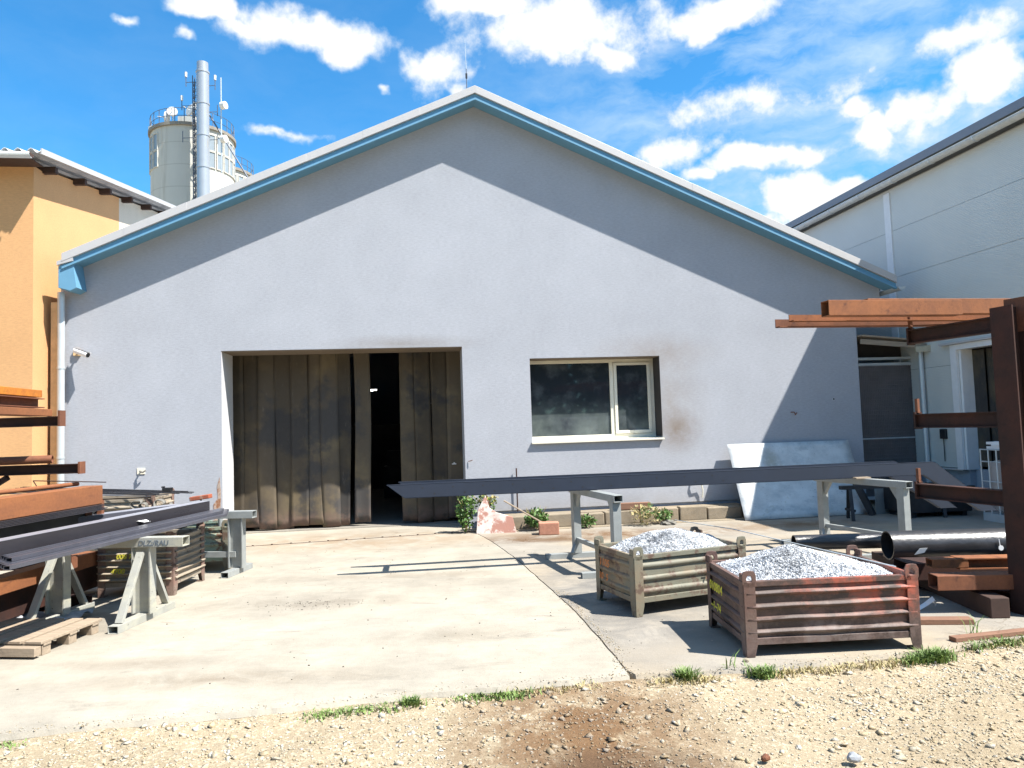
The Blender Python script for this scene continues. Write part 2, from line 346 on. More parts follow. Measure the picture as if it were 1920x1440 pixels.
M_slabR = concretemat('grey_concrete', (.33, .30, .255), (.36, .30, .22), [
    ((1.0, 7.4, 0), (1.1, 2.4, 2), .7, (.20, .19, .175), 1.2), ((1.6, 11.2, 0), (3.2, .65, 2), .9, (.20, .12, .065), 1.3), ((4.6, 11.6, 0), (1.6, .6, 2), .9, (.24, .15, .08), 1.1),
    ((.3, 10.9, 0), (1.2, .35, 2), .8, (.16, .095, .05), 1.2), ((3.4, 9.2, 0), (2.6, 1.5, 2), .8, (.40, .33, .24), .9), ((1.2, 5.5, 0), (.7, .35, 2), .8, (.40, .35, .28), .8)])
def gravelmat(name, base, stones):
    m = Mt(name, base, .95, 0, .15)
    m.mixc(m.noise(1.4, 6, .65, lo=.4, hi=.65), tuple(c * 1.18 for c in base))
    if stones: m.mixc(m.noise(26, 1, .4, lo=.40, hi=.62), (.44, .35, .22)); m.mixc(m.noise(17, 1, .4, lo=.55, hi=.7, loc=(4, 4, 4)), (.58, .56, .50))
    else: m.mixc(m.noise(30, 6, .75, lo=.5, hi=.65), (.48, .41, .30))
    f = m.math('MULTIPLY', m.blob((.35, 4.25, -.06), (.85, 1.15, 2), .5), m.ramp(m.noise(2.6, 7, .7, .6), .33, .54)); m.mixc(m.math('MULTIPLY', f, .7 if stones else 1.15, clamp=True), (.17, .10, .052))
    f = m.math('MULTIPLY', m.blob((.45, 3.7, -.06), (.7, .4, 2), .6), m.ramp(m.noise(3, 6, .7), .3, .55)); m.mixc(m.math('MULTIPLY', f, .6 if stones else 1.2, clamp=True), (.10, .06, .035))
    m.mixc(m.math('MULTIPLY', m.blob((3.2, 3.9, -.06), (1.6, .8, 2), .7), m.ramp(m.noise(2, 6, .7), .3, .7)), (.30, .235, .15))
    m.bright(m.noise(60, 4, .7), .8, 1.2); m.bump(m.noise(45, 7, .75), .012)
    return m.done()
M_gravel = gravelmat('gravel_dirt', (.31, .25, .168), False)
M_stone = gravelmat('limestone_chips', (.47, .42, .33), True)
M_rust = rust('rusty_steel', (.14, .055, .03), (.21, .08, .038), (.055, .022, .016)); M_rustL = rust('orange_rusty_steel', (.20, .075, .032), (.27, .10, .036), (.10, .036, .02), st=(1, .25, 1)); M_rustD = rust('dark_rusty_steel', (.028, .012, .009), (.055, .018, .011), (.014, .007, .006))
M_rustO = rust('bright_orange_primer', (.50, .19, .02), (.38, .12, .02), (.2, .07, .02))
M_steel = simple('mill_scale_steel', (.034, .032, .038), .24, .2, .25, 6, .0003, 80, st=(1, .2, 1))
M_steelL = simple('light_steel_tube', (.10, .102, .125), .28, .4, .2, 6)
M_sheen = simple('painted_sheen_steel', (.34, .345, .39), .3, .3, .15, 5, .0003, 60, st=(1, .2, 1))  # pale steel colour standing in for sky sheen on beam tops
M_frame = simple('blue_grey_primer', (.013, .021, .040), .6, .0, .12, 4, .0006, 90)
M_galv = simple('grey_painted_trestle', (.28, .295, .29), .55, .2, .16, 7, .001, 70)
M_galvw = worn('chipped_white_trestle', (.31, .31, .28), (.25, .17, .09), .66, .75, (.42, .40, .30))
M_trgreen = worn('greenish_trestle', (.42, .44, .36), (.2, .15, .08), .62, .72, (.25, .26, .22))
M_crR = worn('worn_red_crate', (.135, .075, .060), (.07, .045, .038), .44, .60, (.15, .105, .085), .6, 4, [((.35, -.4, .50), (.75, .5, .30), (.42, .085, .045)), ((.0, -.4, .12), (.9, .4, .2), (.17, .14, .13))])
M_crG = worn('worn_green_crate', (.165, .16, .12), (.11, .07, .05), .50, .62, (.19, .15, .10), .65, 6, [((-.6, 0, .3), (.18, .5, .5), (.27, .17, .09))])
M_crG2 = worn('worn_mint_crate', (.22, .29, .23), (.15, .075, .045), .5, .62, (.22, .20, .13), .65, 6)
M_crB = worn('brown_crate', (.20, .125, .10), (.10, .06, .05), .5, .6, (.19, .16, .13))
M_crB2 = worn('khaki_crate', (.30, .25, .19), (.13, .09, .07), .55, .66, (.21, .18, .14))
M_wood = simple('weathered_wood', (.30, .235, .17), .85, 0, .25, 9, .003, 40, st=(.3, 3, 3))
M_woodD = simple('red_brown_wood', (.20, .105, .065), .85, 0, .25, 9, .003, 40, st=(.3, 3, 3))
def chipmat():
    m = Mt('galvanised_chips', (.78, .80, .83), .45, .05); g = m.n('ShaderNodeNewGeometry'); m.bright(m.ramp(g.outputs['Random Per Island'], 0, 1, .25, .75, False), .25, 1.5)
    m.mixc(m.math('MULTIPLY', m.blob((-.25, -.1, .65), (.4, .3, .3), .8), m.noise(9, 5, .7, lo=.4, hi=.6)), (.16, .17, .19)); return m.done()
M_chip = chipmat()
M_pile = simple('chip_pile_core', (.40, .41, .43), .7, .0, .4, 30, .01, 60)
M_leaf = simple('weed_leaves', (.075, .15, .03), .55, 0, .45, 14); M_leafY = simple('yellowing_leaves', (.30, .25, .06), .6, 0, .4, 14)
M_grass = simple('grass_blades', (.13, .20, .045), .6, 0, .45, 6); M_dry = simple('dry_grass', (.36, .30, .14), .7, 0, .35, 6)
M_tree = simple('tree_leaves', (.05, .09, .025), .6, 0, .4, 2); M_bark = simple('bark', (.10, .08, .06), .9, 0, .3, 6)
M_kerb = concretemat('kerb_concrete', (.27, .225, .165), (.31, .25, .175), [])
M_woodDD = simple('dark_timber', (.055, .03, .022), .85, 0, .25, 9)
M_brick = simple('red_brick', (.40, .19, .125), .9, 0, .2, 20, .004, 60)
M_tile = worn('pink_plastered_slab', (.62, .54, .49), (.34, .17, .13), .47, .54, (.46, .36, .32), .85, 3)
M_sheet = worn('grey_white_sheet', (.60, .61, .60), (.33, .31, .22), .60, .80, (.34, .38, .40), .5, 4, [((.82, 0, .95), (.22, 1, .33), (.22, .17, .07))])
M_silo = None
def silomat():
    m = Mt('silo_concrete', (.50, .485, .44), .9, 0, .2); m.bright(m.noise(.25, 5, .6, st=(1, 1, .4)), .86, 1.1)
    z = m.n('ShaderNodeSeparateXYZ'); m.l(m.tc.outputs['Object'], z.inputs[0])
    s_ = m.math('FRACT', m.math('MULTIPLY', z.outputs[2], .62)); m.mixc(m.math('MULTIPLY', m.ramp(s_, .0, .05, 1, 0), .55), (.25, .23, .2))
    m.mixc(m.math('MULTIPLY', m.noise(.6, 6, .7, st=(3, 3, .2), lo=.52, hi=.7), .6), (.35, .32, .27)); return m.done()
M_silo = silomat()
M_stack = simple('stainless_flue', (.46, .46, .46), .28, .5, .06, 2)
M_dish = simple('antenna_white', (.62, .62, .60), .5); M_lattice = simple('mast_steel', (.10, .12, .16), .6, .3)
M_pipe = simple('black_bitumen_pipe', (.028, .026, .027), .33, 0, .5, 3, .004, 20, spec=.7)
M_ibc = simple('translucent_white_tank', (.42, .38, .36), .45, 0, .05, 3); M_mesh = simple('expanded_mesh_panel', (.17, .155, .155), .6, .2, .2, 3)
M_tag = simple('white_sticker', (.75, .74, .72), .6, 0, .03)
M_ypaint = simple('yellow_chalk_paint', (.55, .50, .05), .8, 0, .35, 30); M_opaint = simple('orange_chalk_paint', (.50, .17, .05), .8, 0, .35, 30); M_gpaint = simple('grey_marker', (.10, .12, .14), .8, 0, .3, 30)
M_beige = simple('beige_bracket', (.62, .42, .22), .6); M_strap = simple('old_webbing', (.16, .15, .13), .8, 0, .3, 14)
M_vanw = simple('white_vehicle_paint', (.75, .76, .78), .3, 0, .02)
M_mill = simple('dark_machinery', (.03, .03, .033), .6, .3, .4, 5)
M_film = simple('crumpled_clear_film', (.35, .36, .38), .35, 0, .3, 20, .01, 20)

# ------------------------------------------------------------ ground
me = MB().add([(-400, -400, -.14), (400, -400, -.14), (400, 600, -.14), (-400, 600, -.14)], [(0, 1, 2, 3)]).mesh('ground')
struct(link('ground', me, M_gravel))
EDGE = [(-14, 2.6), (-9, 3.35), (-6, 3.85), (-4.2, 4.17), (-3.13, 4.36), (-2.16, 4.54), (-1.24, 4.69), (-.53, 4.84), (.2, 4.93), (.74, 4.99), (1.57, 5.05), (2.88, 5.26), (3.85, 5.54), (5.2, 5.98), (8, 6.9), (14, 8.9)]
def edge_y(x):
    for (a, b), (c, d) in zip(EDGE[:-1], EDGE[1:]):
        if a <= x <= c: return b + (d - b) * (x - a) / (c - a)
    return EDGE[0][1] if x < 0 else EDGE[-1][1]
def jag(x): return edge_y(x) + .035 * noise.noise(Vector((x * 1.3, 0, 0))) + .02 * noise.noise(Vector((x * 5, 3, 0))) + .008 * noise.noise(Vector((x * 17, 3, 0)))
def crackx(y): 
    pts = [(4.9, .76), (5.6, .68), (6.84, .50), (9.33, .0), (10.4, -.26), (11.17, -.47), (11.75, -.66)]
    for (a, b), (c, d) in zip(pts[:-1], pts[1:]):
        if a <= y <= c: return b + (d - b) * (y - a) / (c - a)
    return pts[0][1] if y < 5 else pts[-1][1]
def cj(y): return crackx(y) + .012 * noise.noise(Vector((0, y * 4, 5)))
def slab(name, front, back, mat):
    pts = front + back; n = len(pts); mb = MB()
    mb.add([(x, y, 0) for x, y in pts] + [(x, y - (.02 if i < len(front) else 0), -.03) for i, (x, y) in enumerate(pts)] + [(x, y, -.3) for x, y in pts],
           [tuple(range(n))] + [(n + i, n + (i + 1) % n, (i + 1) % n, i) for i in range(n)] + [(2 * n + i, 2 * n + (i + 1) % n, n + (i + 1) % n, n + i) for i in range(n)])
    me = mb.mesh(name); return struct(link(name, me, mat))
xs = np.arange(-14, .745, .04); fr = [(x, jag(x)) for x in xs]; ys = np.arange(5.0, 11.7, .1)
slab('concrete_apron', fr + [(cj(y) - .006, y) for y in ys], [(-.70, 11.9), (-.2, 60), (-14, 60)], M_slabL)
xs = np.arange(.79, 14, .04); ys2 = np.arange(5.1, 11.7, .1)
slab('concrete_yard', [(x, jag(x) + .03) for x in xs], [(14, 60), (-.19, 60), (-.69, 11.9)] + [(cj(y) + .008, y) for y in ys2[::-1]], M_slabR)
# the strip of steel edging with bolts across the doorway
ed = thing('threshold_rail', 'thin steel rail with bolt heads let into the concrete before the doorway', 'rail', (-4.6, 11.08, 0), .228)
MB().rng(0, 4.1, -.012, .012, -.02, .004).build('rail', M_rustD, ed)
bm_ = MB().cyl((0, 0, .004), (0, 0, .014), .016, 8).mesh('bolt')
for i in range(14): link('bolt', bm_, M_rustD, ed, (.2 + i * .285, 0, 0))
# rough gravel sheet
nx, ny = 260, 110; X = np.linspace(-9, 10, nx); Yv = np.linspace(.3, 7.4, ny); V = []; 
for j in range(ny):
    for i in range(nx):
        x, y = X[i], Yv[j]; e = edge_y(x) - y
        z = -.055 + .018 * noise.noise(Vector((x * .9, y * .9, 0))) + .012 * noise.noise(Vector((x * 4, y * 4, 1))) + .006 * noise.noise(Vector((x * 13, y * 13, 1)))
        if e < .25: z += .03 * max(0, 1 - abs(e) / .25)
        if e < -.05: z = -.10
        V.append((x, y, z))
Fq = [(j * nx + i, j * nx + i + 1, (j + 1) * nx + i + 1, (j + 1) * nx + i) for j in range(ny - 1) for i in range(nx - 1)]
o = np_mesh('gravel_track', V, Fq, M_gravel); struct(o)
for p in o.data.polygons: p.use_smooth = True
# loose stones
bmi = bmesh.new(); bmesh.ops.create_icosphere(bmi, subdivisions=1, radius=1); bmi.free()
ico = np.array([(i, j, k) for k in (-1, 1) for j in (-1, 1) for i in (-1, 1)]) * .62
icf = np.array([(0, 2, 3), (0, 3, 1), (4, 5, 7), (4, 7, 6), (0, 1, 5), (0, 5, 4), (2, 6, 7), (2, 7, 3), (0, 4, 6), (0, 6, 2), (1, 3, 7), (1, 7, 5)])
def rand_rot(n, rs):
    q = rs.normal(size=(n, 4)); q /= np.linalg.norm(q, axis=1)[:, None]; w, x, y, z = q.T
    return np.stack([1-2*(y*y+z*z), 2*(x*y-z*w), 2*(x*z+y*w), 2*(x*y+z*w), 1-2*(x*x+z*z), 2*(y*z-x*w), 2*(x*z-y*w), 2*(y*z+x*w), 1-2*(x*x+y*y)], 1).reshape(n, 3, 3)
def stones(name, P, size, mat, flat=.55):
    n = len(P); A = RS.uniform(.45, 1.35, size=(n, 8, 1)) * ico[None] * (np.stack([np.ones(n), RS.uniform(.55, 1, n), RS.uniform(.35, .8, n)], 1))[:, None]
    Rm = rand_rot(n, RS); Vv = np.einsum('nij,nkj->nki', Rm, A) * size[:, None, None]; Vv[:, :, 2] *= flat
    Vv += P[:, None]; Ff = (icf[None] + (np.arange(n) * 8)[:, None, None]).reshape(-1, 3)
    o = np_mesh(name, Vv.reshape(-1, 3), Ff, mat); return o
def scatter(n, x0, x1, y0, y1, s0, s1, pw):
    x = RS.uniform(x0, x1, n); y = RS.uniform(y0, y1, n); s = s0 + (s1 - s0) * RS.uniform(0, 1, n) ** pw
    ey = np.array([edge_y(a) for a in x]); ok = (y < ey - .02)
    d = np.array([noise.noise(Vector((a * 1.1, b * 1.6, 9))) for a, b in zip(x, y)]); ok &= (RS.uniform(-.6, 1, n) < d + .55)
    x, y, s = x[ok], y[ok], s[ok]
    z = -.055 + s * .12 + np.array([.018 * noise.noise(Vector((a * .9, b * .9, 0))) + .012 * noise.noise(Vector((a * 4, b * 4, 1))) for a, b in zip(x, y)])
    z += .03 * np.clip(1 - (np.array([edge_y(a) for a in x]) - y) / .25, 0, 1)
    return np.stack([x, y, z], 1), s
P1, s1 = scatter(52000, -4.5, 5.5, 3.2, 6.2, .004, .014, 1.5); P2, s2 = scatter(8000, -4.5, 5.5, 3.2, 6.2, .012, .040, 4.0); P3, s3 = scatter(5000, -8, 9, .6, 3.3, .008, .035, 2)
o = stones('loose_gravel', np.concatenate([P1, P2, P3]), np.concatenate([s1, s2, s3]), M_stone)
tag(o, 'loose cream limestone chips spread over the dirt track in the foreground', 'gravel', kind='stuff')
# grit blown on the slabs and in the joint
gx = RS.uniform(-3.4, 4.2, 900); gy = RS.uniform(4.4, 9, 900); ok = np.array([b > edge_y(a) + .03 for a, b in zip(gx, gy)]); gx, gy = gx[ok], gy[ok]
jy = RS.uniform(5, 7.6, 500); jx = np.array([crackx(a) for a in jy]) + RS.normal(0, .035, 500) + .05 * (jy > 5.4)
ex = RS.uniform(-4, 4.2, 900); ey_ = np.array([edge_y(a) for a in ex]) + np.abs(RS.normal(0, .05, 900))
gp = np.concatenate([np.stack([gx, gy, np.full(len(gx), .002)], 1), np.stack([jx, jy, np.full(500, .003)], 1), np.stack([ex, ey_, np.full(900, .002)], 1)])
o = stones('grit', gp, np.concatenate([.002 + .004 * RS.uniform(0, 1, len(gx)) ** 3, RS.uniform(.003, .009, 500), .003 + .008 * RS.uniform(0, 1, 900) ** 2]), M_stone)
tag(o, 'fine grit scattered over the concrete slabs and along the joint', 'grit', kind='stuff')
dxs = np.concatenate([RS.uniform(-3.6, 1.0, 260), RS.normal(-2.2, .28, 130), RS.uniform(.8, 4, 80)]); dys = np.concatenate([RS.uniform(5.0, 11, 260), RS.normal(7.3, .12, 130), RS.uniform(5.6, 11, 80)])
okd = np.array([b > edge_y(a) + .05 for a, b in zip(dxs, dys)]); dp = np.stack([dxs[okd], dys[okd], np.full(okd.sum(), .002)], 1)
o = stones('debris', dp, .003 + .009 * RS.uniform(0, 1, len(dp)) ** 2, simple('dark_debris', (.06, .05, .035), .9, 0, .4, 3), .4)
tag(o, 'dark crumbs of dirt and dry leaves scattered over the pale concrete', 'debris', kind='stuff')
def rock(loc, s, label, mat=M_stone):
    rs = np.random.RandomState(int(abs(loc[0]) * 1000) % 9999); bmr = bmesh.new(); bmesh.ops.create_icosphere(bmr, subdivisions=2, radius=1)
    for v in bmr.verts: v.co *= (.8 + .35 * noise.noise(v.co * 1.3 + Vector(loc))); v.co.z *= .7
    m_ = bpy.data.meshes.new('stone'); bmr.to_mesh(m_); bmr.free(); o = link('stone', m_, mat, None, loc); o.scale = (s, s * .8, s); return tag(o, label, 'stone')
M_bluestone = simple('blue_grey_stone', (.27, .28, .30), .85, 0, .15, 20)
rock((1.70, 3.77, -.02), .045, 'blue grey fist sized stone on the gravel at the bottom of the picture', M_bluestone)
rock((1.26, 3.82, -.03), .032, 'small brown stone on the gravel left of the blue grey stone', M_rust)
rock((1.615, 5.20, .012), .028, 'small pale stone against the foot of the red stillage crate')

# ------------------------------------------------------------ the grey hall
HY = .127; hall = thing('industrial_hall', 'wide grey rendered workshop hall with low gabled roof and blue eaves', 'building', (0, 12.48, 0), HY)
TL, TR, TA, ZA, SL = -7.42, 6.575, -.53, 7.47, .44
def zr(t): return ZA - SL * abs(t - TA)
dx0, dx1, dz1, wx0, wx1, wz0, wz1 = -4.91, -.863, 3.155, .329, 2.708, 1.44, 2.92
mb = MB()                                                      # front wall, 0.7 deep, with door and window openings
def wallcol(a, b, z0, zf):
    za, zb = zf(a), zf(b); mb.prism([(a, 0, z0), (b, 0, z0), (b, 0, zb), (a, 0, za)], None, (0, .7, 0))
for a, b in ((TL, dx0), (dx1, TA), (TA, wx0), (wx1, TR)): wallcol(a, b, .27 if a > -1 else 0.0, zr)
wallcol(dx0, dx1, dz1, lambda t: 4.4); wallcol(wx0, wx1, .27, lambda t: wz0); wallcol(wx0, wx1, wz1, lambda t: 4.4)
mb.v = mb.v[:]; 
for a, b in ((dx0, dx1),):
    mb.prism([(a, 0, 4.4), (b, 0, 4.4), (b, 0, zr(b)), (a, 0, zr(a))], None, (0, .7, 0))
mb.prism([(wx0, 0, 4.4), (wx1, 0, 4.4), (wx1, 0, zr(wx1)), (wx0, 0, zr(wx0))], None, (0, .7, 0))
bmw = bmesh.new(); me_ = mb.mesh('w'); bmw.from_mesh(me_); bmesh.ops.remove_doubles(bmw, verts=bmw.verts, dist=1e-4)
bmesh.ops.recalc_face_normals(bmw, faces=bmw.faces); me_ = bpy.data.meshes.new('front_wall'); bmw.to_mesh(me_); bmw.free()
link('front_wall', me_, M_hall, hall)
LEN = 24
MB().rng(TR - .3, TR - .003, .7, LEN, 0, zr(TR) + .0).build('side_wall', M_hall, hall); MB().rng(TL + .003, TL + .3, .7, LEN, 0, zr(TL)).build('side_wall', M_hall, hall)
MB().prism([(TL, LEN, 0), (TR, LEN, 0), (TR, LEN, zr(TR)), (TA, LEN, ZA), (TL, LEN, zr(TL))], None, (0, .3, 0)).build('back_wall', M_hall, hall)
MB().rng(dx1 - .02, TR - .02, .03, .3, .0, .27).build('base_recess', M_plinth, hall)
# door reveals with the soot on the lintel
MB().rng(dx0 + .002, dx1 - .002, .004, .7, dz1 - .012, dz1 - .002).build('lintel_lining', M_dirtyrev, hall)
MB().rng(dx0 + .001, dx0 + .008, .003, .7, .0, dz1 - .013).build('jamb_lining', M_reveal, hall)
# window reveals
MB().rng(wx1 - .009, wx1 - .001, .004, .5, wz0 + .03, wz1 - .012).build('sooty_reveal', M_dark, hall)
MB().rng(wx0 + .001, wx1 - .001, .004, .5, wz1 - .011, wz1 - .002).build('window_lintel_lining', M_dirtyrev, hall)
OV = .30                                                       # verge: soffit, fascia, drip and sheet capping along both rakes
def rake(sgn):
    te = TR + .62 if sgn > 0 else -7.24
    def P(t, n, dz=0): return (t, n, zr(t) + dz)
    a, b = TA, te
    MB().add([P(a, -OV, .0), P(b, -OV, .0), P(b, 0, .0), P(a, 0, .0), P(a, -OV, .03), P(b, -OV, .03), P(b, 0, .03), P(a, 0, .03)],
             [(0, 1, 2, 3), (4, 7, 6, 5), (0, 4, 5, 1), (3, 2, 6, 7), (1, 5, 6, 2), (0, 3, 7, 4)]).build('soffit', M_blue, hall)
    def strip(n0, n1, z0, z1, nm, m):
        MB().add([P(a, n0, z0), P(b, n0, z0), P(b, n1, z0), P(a, n1, z0), P(a, n0, z1), P(b, n0, z1), P(b, n1, z1), P(a, n1, z1)],
                 [(0, 1, 2, 3), (4, 7, 6, 5), (0, 4, 5, 1), (3, 2, 6, 7), (1, 5, 6, 2), (0, 3, 7, 4)]).build(nm, m, hall)
    strip(-OV - .070, -OV + .001, -.035, .0, 'drip_strip', M_blue)
    strip(-OV - .045, -OV - .021, .001, .075, 'fascia', M_blue)
    n = 7 if sgn < 0 else 6; L = (te - TA)
    for i in range(n):                                         # capping in lapped lengths
        t0 = TA + L * i / n; t1 = TA + L * (i + 1) / n + (.02 if sgn > 0 else -.02) * (i < n - 1); e = .002 * (i % 2)
        def Q(t, nn, dz): return (t, nn, zr(t) + dz)
        z0, z1 = .078 + e, .215 + e
        MB().add([Q(t0, -.385 - e, z0), Q(t1, -.385 - e, z0), Q(t1, .1, z0), Q(t0, .1, z0), Q(t0, -.38 - e, z1), Q(t1, -.38 - e, z1), Q(t1, .1, z1 + .03), Q(t0, .1, z1 + .03)],
                 [(0, 1, 2, 3), (4, 7, 6, 5), (0, 4, 5, 1), (3, 2, 6, 7), (1, 5, 6, 2), (0, 3, 7, 4)]).build('verge_capping', M_cap, hall, bevel=.004)
    MB().add([P(a, .1, .02), P(b, .1, .02), P(b, LEN + .3, .02), P(a, LEN + .3, .02), P(a, .1, .17), P(b, .1, .17), P(b, LEN + .3, .17), P(a, LEN + .3, .17)],
             [(0, 1, 2, 3), (4, 7, 6, 5), (0, 4, 5, 1), (3, 2, 6, 7), (1, 5, 6, 2), (0, 3, 7, 4)]).build('roof_slope', M_roof, hall)
rake(-1); rake(1)
# boxed eaves return at the left
def ebox(pts, n0, d, nm, m, **k): MB().prism([(x, n0, z) for x, z in pts], None, (0, d, 0)).build(nm, m, hall, **k)
ebox([(-7.30, 4.53), (-7.08, 4.63), (-7.02, 4.18), (-7.12, 4.13), (-7.30, 4.18)], -OV - .048, OV + .044, 'eaves_box', M_blue, bevel=.006)
ebox([(-7.31, 4.60), (-7.07, 4.70), (-7.07, 4.61), (-7.31, 4.54)], -OV - .08, .06, 'eaves_flashing', M_cap)
MB().prism([(TR, 0, 3.50), (TR + .52, 0, 3.78), (TR + .52, 0, zr(TR + .52) - .003), (TR, 0, zr(TR) - .003)], None, (0, 6, 0)).build('boxed_eave', M_hall, hall)
# gutter end at the right eave
zg = zr(TR + .55)
MB().sweep([(-.075 * math.cos(a), -.075 * math.sin(a)) for a in np.linspace(0, math.pi, 9)], (TR + .70, -.40, zg - .02), (TR + .70, LEN, zg - .08)).build('gutter', M_zinc, hall, solid=.004)
MB().prism([(TR + .62, -.40, zg - .03), (TR + .78, -.40, zg - .03), (TR + .75, -.40, zg - .08), (TR + .66, -.40, zg - .085)], None, (0, .004, 0)).build('gutter_end', M_zinc, hall)
# interior
MB().rng(TL + .31, TR - .31, .72, LEN - .05, .0, .012).build('floor', simple('shop_floor', (.22, .20, .17), .8, 0, .2, 3), hall)
for k, (x, y, w, h) in enumerate([(-2.6, 6, 1.6, .8), (-3.9, 9, 2.2, 1.5), (-2.2, 13, 2.4, 2.2), (-1.4, 8, .9, 1.2)]):
    MB().rng(x, x + w, y, y + .8, .0 + .012, h).rng(x + .1, x + w - .2, y + .1, y + .5, h, h + .4).build('machine', M_mill, hall)
M_lit = bpy.data.materials.new('strip_light_tube'); M_lit.use_nodes = True; M_lit.node_tree.nodes['Principled BSDF'].inputs['Emission Color'].default_value = (1, .98, .9, 1); M_lit.node_tree.nodes['Principled BSDF'].inputs['Emission Strength'].default_value = 2.5
for k in range(4): MB().rng(-3.32 + .02 * k, -3.12 + .02 * k, 7 + 1.5 * k, 7.05 + 1.5 * k, 2.75 + .1 * k, 2.79 + .1 * k).build('strip_light', M_lit, hall)
# strip curtain
rail = MB().rng(dx0 - .25, dx1 + .25, .82, .87, dz1 + .02, dz1 + .16).build('curtain_rail', M_rustD, hall)
ST = [(-5.15, -4.70, 0), (-4.73, -4.44, 0), (-4.46, -4.16, 0), (-4.18, -3.88, 0), (-3.90, -3.60, 0), (-3.62, -3.35, 0), (-3.38, -3.07, 0), (-3.11, -2.86, .03), (-2.79, -2.51, .02), (-1.98, -1.70, 0), (-1.72, -1.43, 0), (-1.42, -1.13, .0), (-1.14, -.70, 0)]
for i, (a, b, sw) in enumerate(ST):
    mb = MB(); nz, nxx = 22, 6; vs = []; ph = i * 1.7
    for k in range(nz + 1):
        z = .02 + (dz1 + .12) * k / nz; f = 1 - k / nz
        for j in range(nxx + 1):
            u = j / nxx; x = (a + (b - a) * u + 2.9) * 1.025 - 2.93 + sw * math.sin(f * 5) * .6 + .014 * math.sin(f * 4 + ph) * f - (.03 * f if i == 7 else 0)
            y = .90 + (i % 2) * .022 + .02 * math.sin(u * math.pi + ph) + .02 * math.sin(f * 2.2 + ph) * f + .004 * math.sin(u * 5 + f * 4 + ph)
            vs.append((x, y, z + (.03 * math.sin(ph) + .03) * f * f * f))
    w = nxx + 1; fs = [(k * w + j, k * w + j + 1, (k + 1) * w + j + 1, (k + 1) * w + j) for k in range(nz) for j in range(nxx)]
    mb.add(vs, fs); mb.build('curtain_strip', M_strip, hall, smooth=True, solid=.005)
MB().rng(-1.06, -.98, .86, .872, 1.06, 1.08).rng(-1.03, -1.005, .86, .874, 1.08, 1.10).build('curtain_tear', M_tag, hall)
# window
wf = MB(); YF = .34
wf.rng(wx0 + .005, wx1 - .01, YF, YF + .06, wz1 - .075, wz1 - .014).rng(wx0 + .005, wx1 - .01, YF, YF + .06, wz0 + .01, wz0 + .085).rng(wx0 + .004, wx0 + .03, YF + .001, YF + .059, wz0 + .085, wz1 - .075)
wf.rng(wx1 - .075, wx1 - .011, YF + .001, YF + .059, wz0 + .085, wz1 - .075).rng(1.86, 1.93, YF + .001, YF + .062, wz0 + .085, wz1 - .075)
win = wf.build('window_frame', M_offwhite, hall, bevel=.004)
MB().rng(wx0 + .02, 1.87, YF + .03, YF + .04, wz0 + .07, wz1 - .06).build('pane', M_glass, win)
sash = MB(); a, b, c, d = 1.935, wx1 - .08, wz0 + .09, wz1 - .08
sash.rng(a, b, YF - .02, YF + .035, c, c + .06).rng(a, b, YF - .02, YF + .035, d - .05, d).rng(a, a + .055, YF - .019, YF + .034, c + .06, d - .05).rng(b - .055, b, YF - .019, YF + .034, c + .06, d - .05)
sash.build('sash', M_offwhite, win, bevel=.004)
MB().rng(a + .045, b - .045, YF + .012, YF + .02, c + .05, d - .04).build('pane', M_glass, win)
MB().prism([(wx0 - .015, .35, wz0 + .012), (wx0 - .015, -.055, wz0 - .004), (wx0 - .015, -.055, wz0 - .03), (wx0 - .015, -.05, wz0 - .03), (wx0 - .015, -.048, wz0 - .008), (wx0 - .015, .35, wz0 + .006)], None, (wx1 - wx0 + .03, 0, 0)).build('window_sill', M_offwhite, hall)
MB().tube([(1.45, .02, wz0 + .03), (1.5, -.02, wz0 + .028), (1.8, -.02, wz0 + .03), (1.84, .03, wz0 + .03)], .006, 5).build('window_stay', M_zinc, hall)
# loose wall fittings
c = thing('security_camera', 'white bullet camera on a beige bracket beside the downpipe', 'camera', (0, 0, 0))
c.parent = None; Mh = frame((0, 12.48, 0), HY)
def hw(t, n, z): return Mh @ Vector((t, n, z))
def at_hall(o, t, n, z): o.location = hw(t, n, z); o.rotation_euler = (0, 0, HY); return o
at_hall(c, -7.17, 0, 3.15)
MB().rng(-.04, .06, -.045, -.002, -.03, .07).build('bracket', M_beige, c); MB().cyl((.03, -.05, .02), (.08, -.14, -.0), .016, 8).build('arm', M_black, c, smooth=True)
MB().cyl((.03, -.13, .045), (.27, -.24, -.05), .045, 14).build('camera_body', M_white, c, smooth=True); MB().cyl((.262, -.236, -.047), (.275, -.242, -.052), .036, 14).build('lens', M_black, c)
MB().prism([(.02, -.10, .085), (.04, -.17, .085), (.33, -.30, -.02), (.31, -.22, -.02)], None, (0, 0, .008)).build('sun_hood', M_white, c)
def junk(name, label, t, z, pts, r, mat):
    o = thing(name, label, 'cable', hw(t, 0, z), HY); MB().tube(pts, r, 6).build('cable_end', mat, o); return o
junk('cable_stub', 'torn cable sticking out of the wall above the rod bundle', -6.18, 1.2, [(0, 0, 0), (.0, -.06, .0), (.05, -.09, -.02), (.10, -.08, .01)], .014, M_strap)
MB().rng(-.06, .06, -.012, -.001, -.05, .05).build('patch', M_offwhite, bpy.data.objects['cable_stub'])
junk('cable_stub', 'short rusty cable stub on the grey wall near the shadow edge', 5.22, 1.80, [(-.05, -.01, .02), (0, -.05, .02), (.02, -.05, -.03), (.06, -.03, .01)], .009, M_rust)
junk('cable_stub', 'short rusty wire end on the wall right of the door', -.78, 1.15, [(-.03, -.01, 0), (.02, -.04, .01), (.04, -.05, .02)], .007, M_rust)
